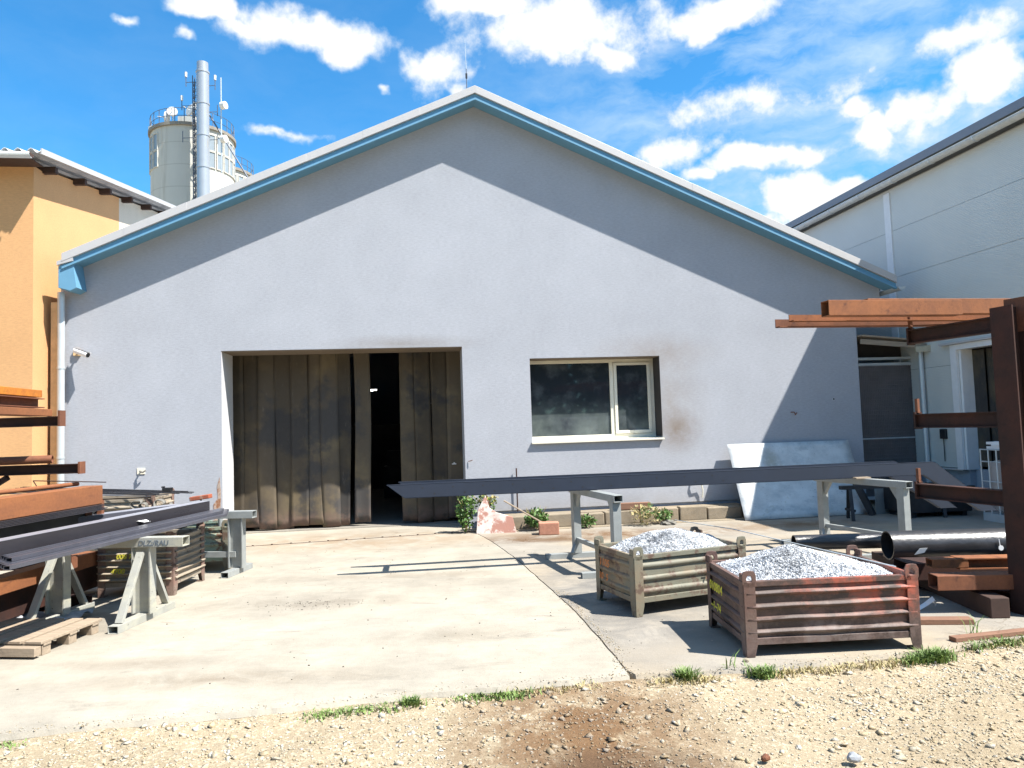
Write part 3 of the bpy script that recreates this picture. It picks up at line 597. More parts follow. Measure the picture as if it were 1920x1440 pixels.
junk('cable_stub', 'frayed yellow cable hanging from the wall low down right of the window', 3.33, .62, [(-.12, -.01, .06), (-.08, -.07, .04), (-.02, -.09, -.0), (.04, -.06, -.06), (.06, -.05, -.16), (.05, -.04, -.28)], .014, M_offwhite)
o = thing('wall_hole', 'small round black pipe hole in the shaded part of the grey wall', 'vent', hw(6.04, 0, 2.04), HY); MB().cyl((0, -.004, 0), (0, .0, 0), .028, 12, inner=.02).build('collar', M_zinc, o); MB().cyl((0, -.002, 0), (0, -.0005, 0), .021, 12).build('opening', M_black, o)
o = thing('chipped_plaster', 'bare rust stained patch at the foot of the door jamb', 'plaster patch', hw(-4.93, 0, .7), HY)
MB().prism([(-.10, 0, -.45), (-.02, 0, -.45), (.0, 0, .1), (-.02, 0, .35), (-.06, 0, .2), (-.05, 0, 0), (-.12, 0, -.1)], None, (0, -.006, 0)).build('exposed_mortar', worn('bare_mortar', (.42, .33, .27), (.25, .11, .05), .45, .6), o)
d = thing('downpipe', 'grey zinc rainwater downpipe at the left corner of the grey hall', 'downpipe', hw(-7.37, -.10, 0), HY)
MB().cyl((0, 0, .1), (0, 0, 4.15), .055, 16).build('pipe', M_zinc, d, smooth=True)
for z in (1.45, 2.9): MB().cyl((0, 0, z), (0, 0, z + .03), .062, 16).build('pipe_collar', M_zinc, d, smooth=True)
d2 = thing('conduit_strip', 'thin brown expansion strip between the yellow and grey walls', 'trim', hw(-7.50, -.03, 0), HY); MB().rng(-.05, .05, -.02, .02, 0, 4.0).build('strip', M_beige, d2)
o = thing('aerial_mast', 'thin whip aerial standing behind the ridge of the grey hall', 'antenna', hw(-.52, 1.6, 7.4), HY)
MB().cyl((0, 0, 0), (0, 0, 1.6), .012, 6, .008).build('lower_rod', M_lattice, o); MB().cyl((0, 0, 1.4), (0, 0, 1.5), .02, 6).build('clamp', M_black, o); MB().cyl((0, 0, 1.6), (-.01, 0, 2.2), .007, 6, .004).build('whip', M_zinc, o)

# kerb ledge in front of the wall
kb = thing('kerb_ledge', 'low weathered concrete kerb ledge along the foot of the grey wall', 'kerb', hw(0, 0, 0), HY)
t = -.50; i = 0
MB().rng(-.66, 4.02, -.30, -.01, -.01, .215).build('ledge_fill', M_kerb, kb)
for L in (.78, .72, .46, .62, .70, .50, .64):
    h = .225 + .02 * random.uniform(-1, 1); mb = MB().box((t + L / 2, -.385 + random.uniform(-.012, .012), h / 2), (L - .018, .17, h), Matrix.Rotation(random.uniform(-.02, .02), 3, 'Y') @ Matrix.Rotation(random.uniform(-.015, .015), 3, 'Z'))
    mb.build('kerb_block', M_kerb, kb, bevel=.018); t += L
MB().rng(-.4, 4.2, -.66, -.49, -.01, .012).build('gutter_course', M_kerb, kb, bevel=.006)

# leaning sheet
o = thing('leaning_sheet', 'large grey white steel sheet with a brown stain leaning on the shaded wall end', 'metal sheet', hw(3.80, -.83, .0), HY + .0)
sh = MB(); A = Vector((0, 0, .01)); B = Vector((2.05, -.02, .01)); C_ = Vector((2.40, .73, 1.28)); D_ = Vector((.10, .73, 1.285))
A, B, D_, C_ = Vector((0, 0, 0.01)), Vector((2.28, .02, 0.01)), Vector((.06, .72, 1.275)), Vector((2.42, .74, 1.27)); nS = 14; vs = []
for k in range(nS + 1):
    for j in range(nS + 1):
        u, v = j / nS, k / nS; p = A.lerp(B, u).lerp(D_.lerp(C_, u), v); p.y += .02 * math.sin(u * 6) * math.sin(v * 3); vs.append(p)
sh.add(vs, [(k * (nS + 1) + j, k * (nS + 1) + j + 1, (k + 1) * (nS + 1) + j + 1, (k + 1) * (nS + 1) + j) for k in range(nS) for j in range(nS)])
sh.build('sheet', M_sheet, o, smooth=True, solid=.006)

# rubble and weeds at the kerb
o = thing('broken_plaster_slab', 'pink and white broken wall slab leaning at the kerb beside the doorway', 'rubble slab', (-.66, 11.70, 0), .02)
pol = [(0, 0), (.66, -.02), (.60, .24), (.34, .32), (.22, .40), (.16, .60), (.10, .50), (.03, .37)]
MB().prism([(x, y_ * .25, y_) for x, y_ in pol], None, (0, .05, 0)).build('slab', M_tile, o, bevel=.004)
MB().prism([(x, .16 + z * .1, z) for x, z in [(.08, .3), (.26, .32), (.17, .62)]], None, (0, .04, 0)).build('back_shard', M_woodD, o)
o = thing('brick', 'single red brick block lying before the kerb', 'brick', (.51, 11.42, 0), .0); MB().rng(-.16, .16, -.1, .1, 0, .19).build('block', M_brick, o, bevel=.012)
o = thing('wooden_block', 'short brown timber offcut lying on the kerb ledge', 'timber block', hw(1.95, -.36, .235), HY - .05); MB().rng(-.32, .34, -.06, .06, 0, .11).build('timber', M_woodD, o, bevel=.006)
o = thing('broom_stick', 'thin wooden stick leaning from the kerb to the ground by the pink slab', 'stick', (-.2, 11.9, .5), 0); MB().cyl((0, 0, 0), (.85, -.42, -.47), .013, 6).build('stick', M_wood, o)
o = thing('metal_rod', 'thin upright rod standing against the wall behind the kerb', 'rod', hw(.02, -.05, .25), HY); MB().cyl((0, 0, 0), (0, 0, .75), .012, 6).build('rod', M_rustD, o)
o = thing('grey_rag', 'small grey crumpled rag lying at the foot of the kerb', 'rag', (2.55, 12.02, .02), 0)
bmr = bmesh.new(); bmesh.ops.create_icosphere(bmr, subdivisions=3, radius=1)
for v in bmr.verts: v.co *= .8 + .4 * noise.noise(v.co * 2); v.co = Vector((v.co.x * .16, v.co.y * .1, max(-.01, v.co.z * .07)))
m_ = bpy.data.meshes.new('cloth'); bmr.to_mesh(m_); bmr.free(); link('cloth', m_, M_strap, o)
def leaves(n, ctr, rad, size, rs, droop=.4, shell=.4):
    p = rs.normal(size=(n, 3)); p /= np.linalg.norm(p, axis=1)[:, None]; p *= (shell + (1 - shell) * rs.uniform(0, 1, (n, 1))) * np.array(rad); p += np.array(ctr)
    Rm = rand_rot(n, rs); q = np.array([(-.5, 0, 0), (0, -.28, .04), (.5, 0, 0), (0, .28, .04)]); s = size * rs.uniform(.6, 1.3, n)
    Vv = np.einsum('nij,kj->nki', Rm, q) * s[:, None, None] + p[:, None]
    b = (np.arange(n) * 4)[:, None]; F = np.concatenate([b + np.array([[0, 1, 2]]), b + np.array([[0, 2, 3]])])
    return Vv.reshape(-1, 3), F
def weed(name, label, loc, rad, h, n, size, mat, mat2=None, cat='weed'):
    o = thing(name, label, cat, loc); rs = np.random.RandomState(int(abs(loc[0] * 777 + loc[1] * 31)) % 99999)
    mb = MB()
    for k in range(9):
        a = rs.uniform(0, 6.28); mb.tube([(0, 0, 0), (math.cos(a) * rad * .4, math.sin(a) * rad * .3, h * .6), (math.cos(a) * rad * .9, math.sin(a) * rad * .7, h * rs.uniform(.7, 1.1))], .004, 4)
    mb.build('stems', M_dry, o)
    V1, F1 = leaves(n, (0, 0, h * .55), (rad, rad * .8, h * .5), size, rs); V1[:, 2] = np.maximum(V1[:, 2], .005); np_mesh('foliage', V1, F1, mat, o)
    if mat2: V1, F1 = leaves(n // 2, (rad * .25, 0, h * .7), (rad * .8, rad * .7, h * .4), size, rs); V1[:, 2] = np.maximum(V1[:, 2], .005); np_mesh('yellow_foliage', V1, F1, mat2, o)
    return o
weed('climbing_weed', 'tall leafy bush growing up the right door jamb behind the pink slab', (-.83, 11.82, 0), .17, .70, 420, .075, M_leaf, None, 'bush')
weed('climbing_weed', 'yellowing leafy sprig over the top of the pink slab', (-.52, 12.0, .30), .24, .30, 200, .06, M_leaf, M_leafY)
weed('weed', 'bright green bushy weed on the kerb between pink slab and trestle', (.33, 11.85, .02), .20, .34, 330, .075, M_leaf)
weed('weed', 'low green weed at the kerb foot between the trestle legs', (1.16, 11.95, .0), .17, .22, 240, .06, M_leaf)
weed('weed', 'straggly half dry weed in the middle of the kerb', (2.15, 12.0, .0), .27, .34, 200, .055, M_dry, M_leaf)
weed('weed', 'small green weed above the grey rag at the kerb', (2.50, 12.12, .0), .17, .26, 200, .06, M_leaf)
# grass along the slab edge
def blades(n, pts, spread, h, rs):
    P = np.array([pts[i] for i in rs.randint(0, len(pts), n)]); P = P + np.stack([rs.normal(0, spread, n), rs.normal(0, spread * .45, n), np.zeros(n)], 1)
    a = rs.uniform(0, 6.28, n); L = h * rs.uniform(.4, 1.2, n); w = .0028 + .003 * rs.uniform(0, 1, n); ln = rs.uniform(.3, 1.1, n)
    d = np.stack([np.cos(a), np.sin(a), np.zeros(n)], 1); s = np.stack([-np.sin(a), np.cos(a), np.zeros(n)], 1) * w[:, None]
    m = P + d * (L * .35 * ln)[:, None] + np.array([0, 0, 1]) * (L * .6)[:, None]; t_ = P + d * (L * .9 * ln)[:, None] + np.array([0, 0, 1]) * (L * (1 - .3 * ln))[:, None]
    V = np.stack([P - s, P + s, m + s * .8, m - s * .8, t_], 1).reshape(-1, 3); b = (np.arange(n) * 5)[:, None]
    F = np.concatenate([b + np.array([[0, 1, 2]]), b + np.array([[0, 2, 3]]), b + np.array([[3, 2, 4]])]); return V, F
rs = np.random.RandomState(5)
def edge_pts(a, b, n, off=-.05): return [(x, edge_y(x) + off + rs.uniform(-.05, .03), -.05) for x in np.linspace(a, b, n)]
V1, F1 = blades(1300, edge_pts(-1.35, -.85, 30, -.09) + edge_pts(-.42, .02, 30, -.06) + edge_pts(-3.4, -3.0, 8), .05, .045, rs)
tag(np_mesh('grass', V1, F1, M_grass), 'short green grass growing along the edge of the concrete apron', 'grass', kind='stuff')
V1, F1 = blades(2200, edge_pts(.9, 1.3, 20) + edge_pts(1.75, 2.7, 40) + edge_pts(3.3, 4.6, 90, .02) + edge_pts(.0, .5, 10), .05, .06, rs)
tag(np_mesh('dry_grass', V1, F1, M_dry), 'half dry grass along the gravel edge below the red crate', 'grass', kind='stuff')
V1, F1 = blades(1700, edge_pts(3.35, 4.6, 70, .03) + edge_pts(2.75, 3.1, 30, -.04), .05, .085, rs)
tag(np_mesh('verge_grass', V1, F1, M_grass), 'longer green grass on the verge at the right edge', 'grass', kind='stuff')
def tuft(x, y, h, n, label, wide=.07):
    o = thing('grass_tuft', label, 'grass tuft', (x, y, -.05)); V1, F1 = blades(n, [(0, 0, 0)], wide * .45, h, rs); np_mesh('blades', V1, F1, M_grass, o)
tuft(1.13, 4.98, .11, 260, 'dense green grass tuft at the slab edge right of the concrete joint'); tuft(1.66, 5.0, .10, 300, 'spreading green tuft below the left leg of the red crate', .10)
tuft(2.98, 5.22, .11, 320, 'green grass tuft beside the right foot of the red crate', .1); tuft(-.72, 4.72, .07, 200, 'small green rosette in the gravel left of the brown patch')
tuft(1.48, 5.1, .16, 14, 'few thin grass stalks standing in front of the red crate leg', .1); tuft(3.52, 5.62, .26, 10, 'tall thin dry stalks beside the wooden lath', .14)

# ------------------------------------------------------------ yellow building at the left
yb = thing('yellow_building', 'tall yellow rendered building with corrugated roof at the left edge', 'building', (-7.49, 11.05, 0), HY)
ZF, YS = 6.12, .165
def yz(y): return ZF + YS * y
MB().rng(-12, 0, 0, .3, 0, ZF).build('front_wall', M_yellow, yb)
MB().prism([(-.3, .3, 0), (-.3, 3.2, 0), (-.3, 3.2, yz(3.2)), (-.3, .3, yz(.3))], None, (.3, 0, 0)).build('side_wall', M_yellow, yb)
MB().prism([(-.3, 3.2, 0), (-.3, 9, 0), (-.3, 9, yz(9)), (-.3, 3.2, yz(3.2))], None, (.297, 0, 0)).build('rear_side_wall', M_cream, yb)
MB().prism([(-12, 9, 0), (-.31, 9, 0), (-.31, 9, yz(9)), (-12, 9, yz(9))], None, (0, .3, 0)).build('back_wall', M_cream, yb)
rf = MB(); prof = []
nW = 66
for k in range(nW * 8 + 1):
    x = -12 + 12.31 * k / (nW * 8); prof.append((x, .036 * math.sin(2 * math.pi * k / 8)))
vs = [(x, yy, yz(yy) + .155 + z) for yy in (-.42, 9.4) for x, z in prof]; n_ = len(prof)
rf.add(vs, [(i, i + 1, n_ + i + 1, n_ + i) for i in range(n_ - 1)]); rf.build('corrugated_roof', simple('fibre_cement_sheet', (.45, .46, .48), .8, 0, .1, 4), yb, smooth=True, solid=.01)
MB().add([(x_, y_, yz(y_) + z_) for z_ in (.10, .19) for x_, y_ in ((.31, -.42), (.33, -.42), (.33, 9.4), (.31, 9.4))],
         [(0, 1, 2, 3), (4, 7, 6, 5), (0, 4, 5, 1), (3, 2, 6, 7), (1, 5, 6, 2), (0, 3, 7, 4)]).build('verge_board', M_cap, yb)
MB().prism([(-.4, -.35, yz(-.35) + .05), (-.4, 9.4, yz(9.4) + .05), (-.4, 9.4, yz(9.4) + .10), (-.4, -.35, yz(-.35) + .10)], None, (.39, 0, 0)).build('roof_deck', M_cap, yb)
for k in range(9):
    y = .3 + k * 1.02; MB().rng(-.25, .20, y - .045, y + .045, yz(y) - .075, yz(y) + .035).build('purlin_end', M_woodDD, yb, bevel=.006)
g = MB(); n9 = 9
g.sweep([(.07 * math.cos(a), -.07 * math.sin(a)) for a in np.linspace(0, math.pi, n9)], (-12, -.50, yz(-.5) + .09), (.22, -.50, yz(-.5) + .09)); g.build('gutter', M_zinc, yb, solid=.004, smooth=True)
MB().prism([(.22, -.57, yz(-.5) + .09), (.22, -.43, yz(-.5) + .09), (.22, -.46, yz(-.5) + .03), (.22, -.54, yz(-.5) + .03)], None, (.004, 0, 0)).rng(-12, .14, -.43, 0, yz(-.5) + .06, yz(-.5) + .08).build('gutter_soffit', M_woodDD, yb)

# ------------------------------------------------------------ silos, flue and masts behind
def silo(label, x, y, r, h, win=True):
    o = thing('silo', label, 'silo', (x, y, 0), 0, 'round concrete silos'); MB().cyl((0, 0, 0), (0, 0, h), r, 64).build('shell', M_silo, o, smooth=True)
    MB().cyl((0, 0, h), (0, 0, h + .22), r + .16, 64).build('roof_slab', simple('silo_cap', (.22, .20, .17), .9), o, smooth=True)
    m1 = MB().add([(-.225, 0, -.56), (.225, 0, -.56), (.225, 0, .56), (-.225, 0, .56), (-.225, .05, -.56), (.225, .05, -.56), (.225, .05, .56), (-.225, .05, .56)], [(0, 1, 2, 3), (0, 4, 5, 1), (1, 5, 6, 2), (2, 6, 7, 3), (3, 7, 4, 0)]).mesh('window')
    fr_ = MB().rng(-.29, -.225, -.05, .06, -.62, .62).rng(.225, .29, -.05, .06, -.62, .62).rng(-.225, .225, -.05, .06, .56, .62).rng(-.225, .225, -.05, .06, -.62, -.56).mesh('window_frame')
    for grp in ([-74, -61, -47, -34, 49, 62, 75, 87, 99, 111]):
        a = R(grp - 90)
        for zz in (h - .98, h - 2.24):
            wdw = link('window', m1, M_siloglass, o, ((r + .02) * math.cos(a), (r + .02) * math.sin(a), zz), a + math.pi / 2)
            link('window_frame', fr_, M_silo, wdw)
    rl = MB(); n = 28
    for k in range(n):
        a = 2 * math.pi * k / n; b = 2 * math.pi * (k + 1) / n; q = r + .02
        rl.cyl((q * math.cos(a), q * math.sin(a), h + .2), (q * math.cos(a), q * math.sin(a), h + 1.25), .03, 4)
        for zz in (.7, 1.25): rl.cyl((q * math.cos(a), q * math.sin(a), h + zz), (q * math.cos(b), q * math.sin(b), h + zz), .022, 4)
    rl.build('railing', M_lattice, o)
    return o
s1_ = silo('nearest tall round concrete silo with railing and antennas on its roof', -23.3, 52, 2.86, 23.8)
silo('second concrete silo showing behind the first above the blue eaves', -24.95, 60, 3.05, 23.8)
MB().cyl((-2.2, -1.5, 24), (-2.2, -1.5, 24.25), .35, 16).build('roof_hatch', M_dish, s1_); MB().rng(-1.0, .3, -.3, .9, 24, 25.6).build('roof_hut', M_silo, s1_)
st = thing('steel_flue', 'shiny stainless steel chimney flue in front of the silo', 'chimney', (-20.9, 48.2, 0)); 
for k in range(12): MB().cyl((0, 0, 2.26 * k), (0, 0, 2.26 * k + 2.24), .42, 24).build('flue_section', M_stack, st, smooth=True); MB().cyl((0, 0, 2.26 * k + 2.14), (0, 0, 2.26 * k + 2.26), .455, 24).build('joint_band', M_stack, st, smooth=True)
MB().cyl((0, 0, 27.1), (0, 0, 27.75), .38, 24, inner=.33).build('flue_mouth', M_stack, st, smooth=True)
lm = thing('lattice_mast', 'dark lattice ladder mast beside the steel flue', 'mast', (-21.55, 48.6, 0)); mb = MB()
for dx in (-.16, .16):
    for dy in (-.16, .16): mb.cyl((dx, dy, 14), (dx, dy, 27.0), .035, 5)
mb.build('uprights', M_lattice, lm); mb = MB()
for k in range(28):
    z = 14 + k * .45
    for sgn in (-1, 1): mb.cyl((-.16 * sgn, -.16, z), (.16 * sgn, -.16, z + .45), .02, 4); mb.cyl((-.16, .16 * sgn, z), (-.16, -.16 * sgn, z + .45), .02, 4)
mb.build('bracing', M_lattice, lm)
for (dx, z) in ((-.7, 26.6), (-1.0, 24.9), (-.95, 22.6), (1.35, 26.3), (1.5, 24.4), (1.5, 22.4)):
    MB().cyl((0, 0, z), (dx, 0, z), .025, 5).cyl((dx, 0, z - .3), (dx, 0, z + .5), .03, 5).build('side_arm', M_lattice, lm)
for (dx, z) in ((-.7, 27.0), (1.35, 26.7), (-1.0, 25.3)): MB().cyl((dx, 0, z), (dx, 0, z + .34), .085, 10).build('antenna', M_dish, lm, smooth=True)
o = thing('antenna_pole', 'slim antenna pole with two small dishes right of the flue', 'antenna', (-19.75, 48.5, 0)); MB().cyl((0, 0, 20), (0, 0, 26.8), .045, 6).build('pole', M_zinc, o)
for z in (24.7, 22.3): MB().cyl((.1, -.15, z), (.42, -.25, z), .26, 18).build('dish', M_dish, o, smooth=True)
MB().cyl((-1.0, .2, 24.4), (1.6, .6, 19.8), .06, 6).build('stay', M_lattice, o)
def dish(label, x, y, z, r, d_):
    o = thing('satellite_dish', label, 'antenna', (x, y, z)); p = Vector((0, 0, .9)); MB().cyl((0, 0, 0), (0, 0, 1.3), .05, 6).build('post', M_zinc, o); d_ = Vector(d_).normalized()
    MB().cyl(p, p + d_ * .18, r * .6, 20, r).cyl(p + d_ * .18, p + d_ * .26, r, 20).build('reflector', M_dish, o, smooth=True); MB().cyl(p + d_ * .2, p + d_ * .8, .03, 5).build('feed_arm', M_dish, o)
dish('white dish at the left rim of the silo roof', -24.3, 50.4, 24.0, .42, (-1, -.2, .1)); dish('white panel dish above the left rim, turned right', -24.0, 50.3, 24.3, .36, (.3, -1, .1))
dish('larger white dish left of the lattice mast', -22.7, 50.6, 24.5, .42, (-.6, -1, .2)); dish('small white dish against the mast foot', -22.2, 50.2, 24.6, .30, (.1, -1, .1))

# ------------------------------------------------------------ white panelled building at the right
rb = thing('white_warehouse', 'large white panelled warehouse with gutter along its side at the right', 'building', (9.9, 0, 0), .151)
S0, S1, ZE = 9.25, 34.0, 6.24
JZ = [.72, 2.57, 4.45, 5.39, ZE]; DS0, DS1, DZ = 9.9, 12.78, 2.83
for z0, z1 in zip(JZ[:-1], JZ[1:]):
    if z0 < 2.83: segs = [(S0, DS0 - .0), (DS1 + .0, S1)] if z1 <= 2.83 else [(S0, S1)]
    else: segs = [(S0, S1)]
    for a, b in segs:
        if z0 == 2.57: MB().rng(0, .18, S0, DS0, z0 + .006, z1).rng(0, .18, DS1, S1, z0 + .006, z1).rng(0.0005, .18, DS0, DS1, DZ, z1).build('wall_panel', M_panel, rb); continue
        MB().rng(0, .18, a, b, z0 + .006, z1).build('wall_panel', M_panel, rb)
MB().rng(.012, .17, S0 + .01, DS0 - .01, .71, ZE - .01).rng(.012, .17, DS1 + .01, S1 - .01, .71, ZE - .01).build('joint_backing', M_joint, rb)
MB().rng(.19, 14, S0, S0 + .2, 0, ZE + .1).build('gable_wall', M_panel, rb); MB().rng(.19, 14, S1 - .2, S1, 0, ZE + .1).build('far_wall', M_panel, rb)
MB().rng(.08, .3, S0 + .02, DS0, 0, .71).rng(.08, .3, DS1, S1 - .02, 0, .71).rng(.20, .5, DS0, DS1, 0, .70).build('plinth', M_plinth, rb)
MB().prism([(-.05, DS1 + .02, .70), (.08, DS1 + .02, .73), (.08, DS1 + .02, .715), (-.05, DS1 + .02, .685)], None, (0, S1 - DS1 - .03, 0)).build('plinth_flashing', M_cap, rb)
MB().rng(-.04, .012, DS1, DS1 + .14, .70, DZ + .10).build('door_frame', M_white, rb); MB().rng(-.04, .012, DS0, DS1 - .003, DZ - .0, DZ + .10).build('door_frame', M_white, rb)
MB().rng(.014, .24, DS1 - .05, DS1 - .002, .70, DZ).build('door_frame', M_white, rb); MB().rng(-.10, .02, DS0, DS1 + .34, DZ + .105, DZ + .14).build('door_flashing', M_cap, rb)
for k in range(9):
    a = DS1 - .052 - k * .27; mb = MB(); vs = []
    for q in range(9):
        for j in range(4): vs.append((.24 + .02 * (k % 2) + .015 * math.sin(j * 1.5 + k), a - .28 * j / 3, .75 + 2.06 * q / 8))
    mb.add(vs, [(q * 4 + j, q * 4 + j + 1, q * 4 + j + 5, q * 4 + j + 4) for q in range(8) for j in range(3)]); mb.build('curtain_strip', M_strip, rb, solid=.004)
MB().rng(.5, .6, S0 + .3, DS1 + 3, 0, ZE - .1).build('inner_wall', M_dark, rb)
for s_ in (14.35, 20.5): MB().rng(-.02, -.0, s_ - .09, s_ + .09, .75, ZE - .05).build('joint_cover', M_white, rb)
MB().cyl((-.07, 13.62, 2.9), (-.07, 13.62, .0), .045, 12).build('downpipe', M_zinc, rb, smooth=True)
rr = MB(); rr.prism([(-.30, S0 - .1, ZE + .13), (-.30, S0 - .1, ZE + .28), (14, S0 - .1, ZE + 2.6), (14, S0 - .1, ZE + 2.4)], None, (0, S1 - S0 + .2, 0)); rr.build('roof', simple('dark_grey_roof', (.20, .21, .24), .5, .2, .1, 1), rb)
MB().rng(-.24, .0, S0, S1, ZE + .02, ZE + .11).build('eaves_board', M_black, rb)
g = MB(); gx_, gz_ = -.22, ZE + .09
g.sweep([(.085 * math.cos(a), -.085 * math.sin(a)) for a in np.linspace(0, math.pi, 9)], (gx_, S0, gz_), (gx_, S1, gz_)); g.build('gutter', simple('pale_gutter', (.50, .51, .50), .45), rb, smooth=True, solid=.004)
for k in range(24):
    y = S0 + .5 + k * 1.02; MB().sweep([(.094 * math.cos(a), -.094 * math.sin(a)) for a in np.linspace(0, math.pi, 9)], (gx_, y, gz_), (gx_, y + .03, gz_)).build('gutter_bracket', M_zinc, rb, solid=.006)
o = thing('junction_box', 'small black junction box on the white panel wall left of its doorway', 'electrical box', (0, 0, 0)); rbM = frame((9.9, 0, 0), .151)
o.location = rbM @ Vector((-.001, 13.22, 1.33)); o.rotation_euler = (0, 0, .151); MB().rng(-.05, 0, -.07, .07, -.09, .09).build('box', M_black, o, bevel=.006); MB().cyl((-.03, 0, -.09), (-.03, 0, -.5), .008, 5).build('cable', M_black, o)
# gate and canopy between the buildings
gt = thing('mesh_gate', 'dark expanded mesh gate in a grey frame between the two buildings', 'gate', hw(6.60, .35, 0), HY)
GW, GH = 1.56, 2.72
MB().rng(0, .045, -.02, .02, .1, GH).rng(GW - .06, GW, -.02, .02, .1, GH).rng(.045, GW - .06, -.019, .019, GH - .05, GH).rng(.045, GW - .06, -.019, .019, .1, .16).rng(.045, GW - .06, -.012, .012, 1.25, 1.275).build('frame', M_zinc, gt)
mb = MB()
for k in range(36): mb.beam((.05, .0, .16 + k * .0712), (GW - .06, .0, .16 + k * .0712), .008, .016)
for k in range(40): mb.beam((.05 + k * .0368, .006, .16), (.05 + k * .0368, .006, GH - .05), .012, .006)
tag(mb.build('mesh_infill', M_mesh, gt), kind='stuff'); MB().rng(.05, GW - .07, .02, .028, .16, GH - .06).build('backing_sheet', M_mesh, gt)
MB().rng(-.0, .08, -.03, .03, 0, .1).rng(GW - .08, GW, -.03, .03, 0, .1).build('hinge_post', M_zinc, gt)
MB().rng(GW + .01, GW + .09, -.02, .05, 0, 2.85).build('gate_post', M_zinc, gt)
MB().rng(.0, GW + .1, -.02, .03, GH + .06, GH + .11).build('header', M_zinc, gt)
cn = thing('lean_to_canopy', 'weathered board canopy roof above the mesh gate', 'canopy', hw(6.60, .3, 2.95), HY)
for k, (x0, x1, y, z0, z1) in enumerate([(0, 2.05, -.2, .26, .07), (0, 1.9, .3, .28, .10), (0, 1.62, .8, .30, .16), (0, 1.6, 1.3, .31, .18)]):
    MB().beam((x0, y, z0), (x1, y, z1), .46, .03).build('roof_board', M_wood, cn)
MB().beam((0, -.38, .15), (1.45, -.40, .02), .04, .09).build('rafter', M_wood, cn); MB().beam((1.05, -.45, -.03), (1.75, -.55, .02), .05, .11).build('cross_beam', simple('pale_timber', (.42, .38, .28), .8), cn)
MB().rng(0, 1.6, .3, .34, -.1, .2).build('back_board', M_dark, cn)

# ------------------------------------------------------------ stillage crates
def text_strokes(s, h, mat, parent, Mx, name='lettering', r=.006):
    cu = bpy.data.curves.new(name, 'FONT'); cu.body = s; cu.size = h; cu.extrude = .0015; cu.shear = .15; cu.offset = .0015
    o = bpy.data.objects.new(name, cu); COL.objects.link(o); bpy.context.view_layer.update()
    dg = bpy.context.evaluated_depsgraph_get(); me = bpy.data.meshes.new_from_object(o.evaluated_get(dg)); bpy.data.objects.remove(o)
    me.transform(Mx); return link(name, me, mat, parent)
def side_face(axis_x, origin): # matrix mapping text xy to x' and z
    X_ = Vector(axis_x).normalized(); Z_ = Vector((0, 0, 1)); N_ = X_.cross(Z_); Mx = Matrix((X_, Z_, N_)).transposed().to_4x4(); Mx.translation = Vector(origin); return Mx
def ribprof(h0, h1, ribs, depth):
    pr = [(0, h0)]
    for z, w in ribs: pr += [(0, z - w / 2), (depth * .8, z - w / 4), (depth, z), (depth * .8, z + w * .22), (0, z + w * .42)]
    pr.append((0, h1)); return pr
def lug(w, h, t):
    n = 14; outp = []; inn = []
    for i in range(n):
        a = 2 * math.pi * i / n; c, s_ = math.cos(a), math.sin(a); k = 1 / max(abs(c), abs(s_)) ; k = min(k, 1.18)
        outp.append((w / 2 * c * k, h / 2 * s_ * k)); inn.append((w * .2 * c, h * .22 * s_))
    mb = MB(); vs = [(a, -t / 2, b) for a, b in outp] + [(a, -t / 2, b) for a, b in inn] + [(a, t / 2, b) for a, b in outp] + [(a, t / 2, b) for a, b in inn]; fs = []
    for i in range(n):
        j = (i + 1) % n; fs += [(i, j, n + j, n + i), (2 * n + j, 2 * n + i, 3 * n + i, 3 * n + j), (j, i, 2 * n + i, 2 * n + j), (n + i, n + j, 3 * n + j, 3 * n + i)]
    return mb.add(vs, fs)
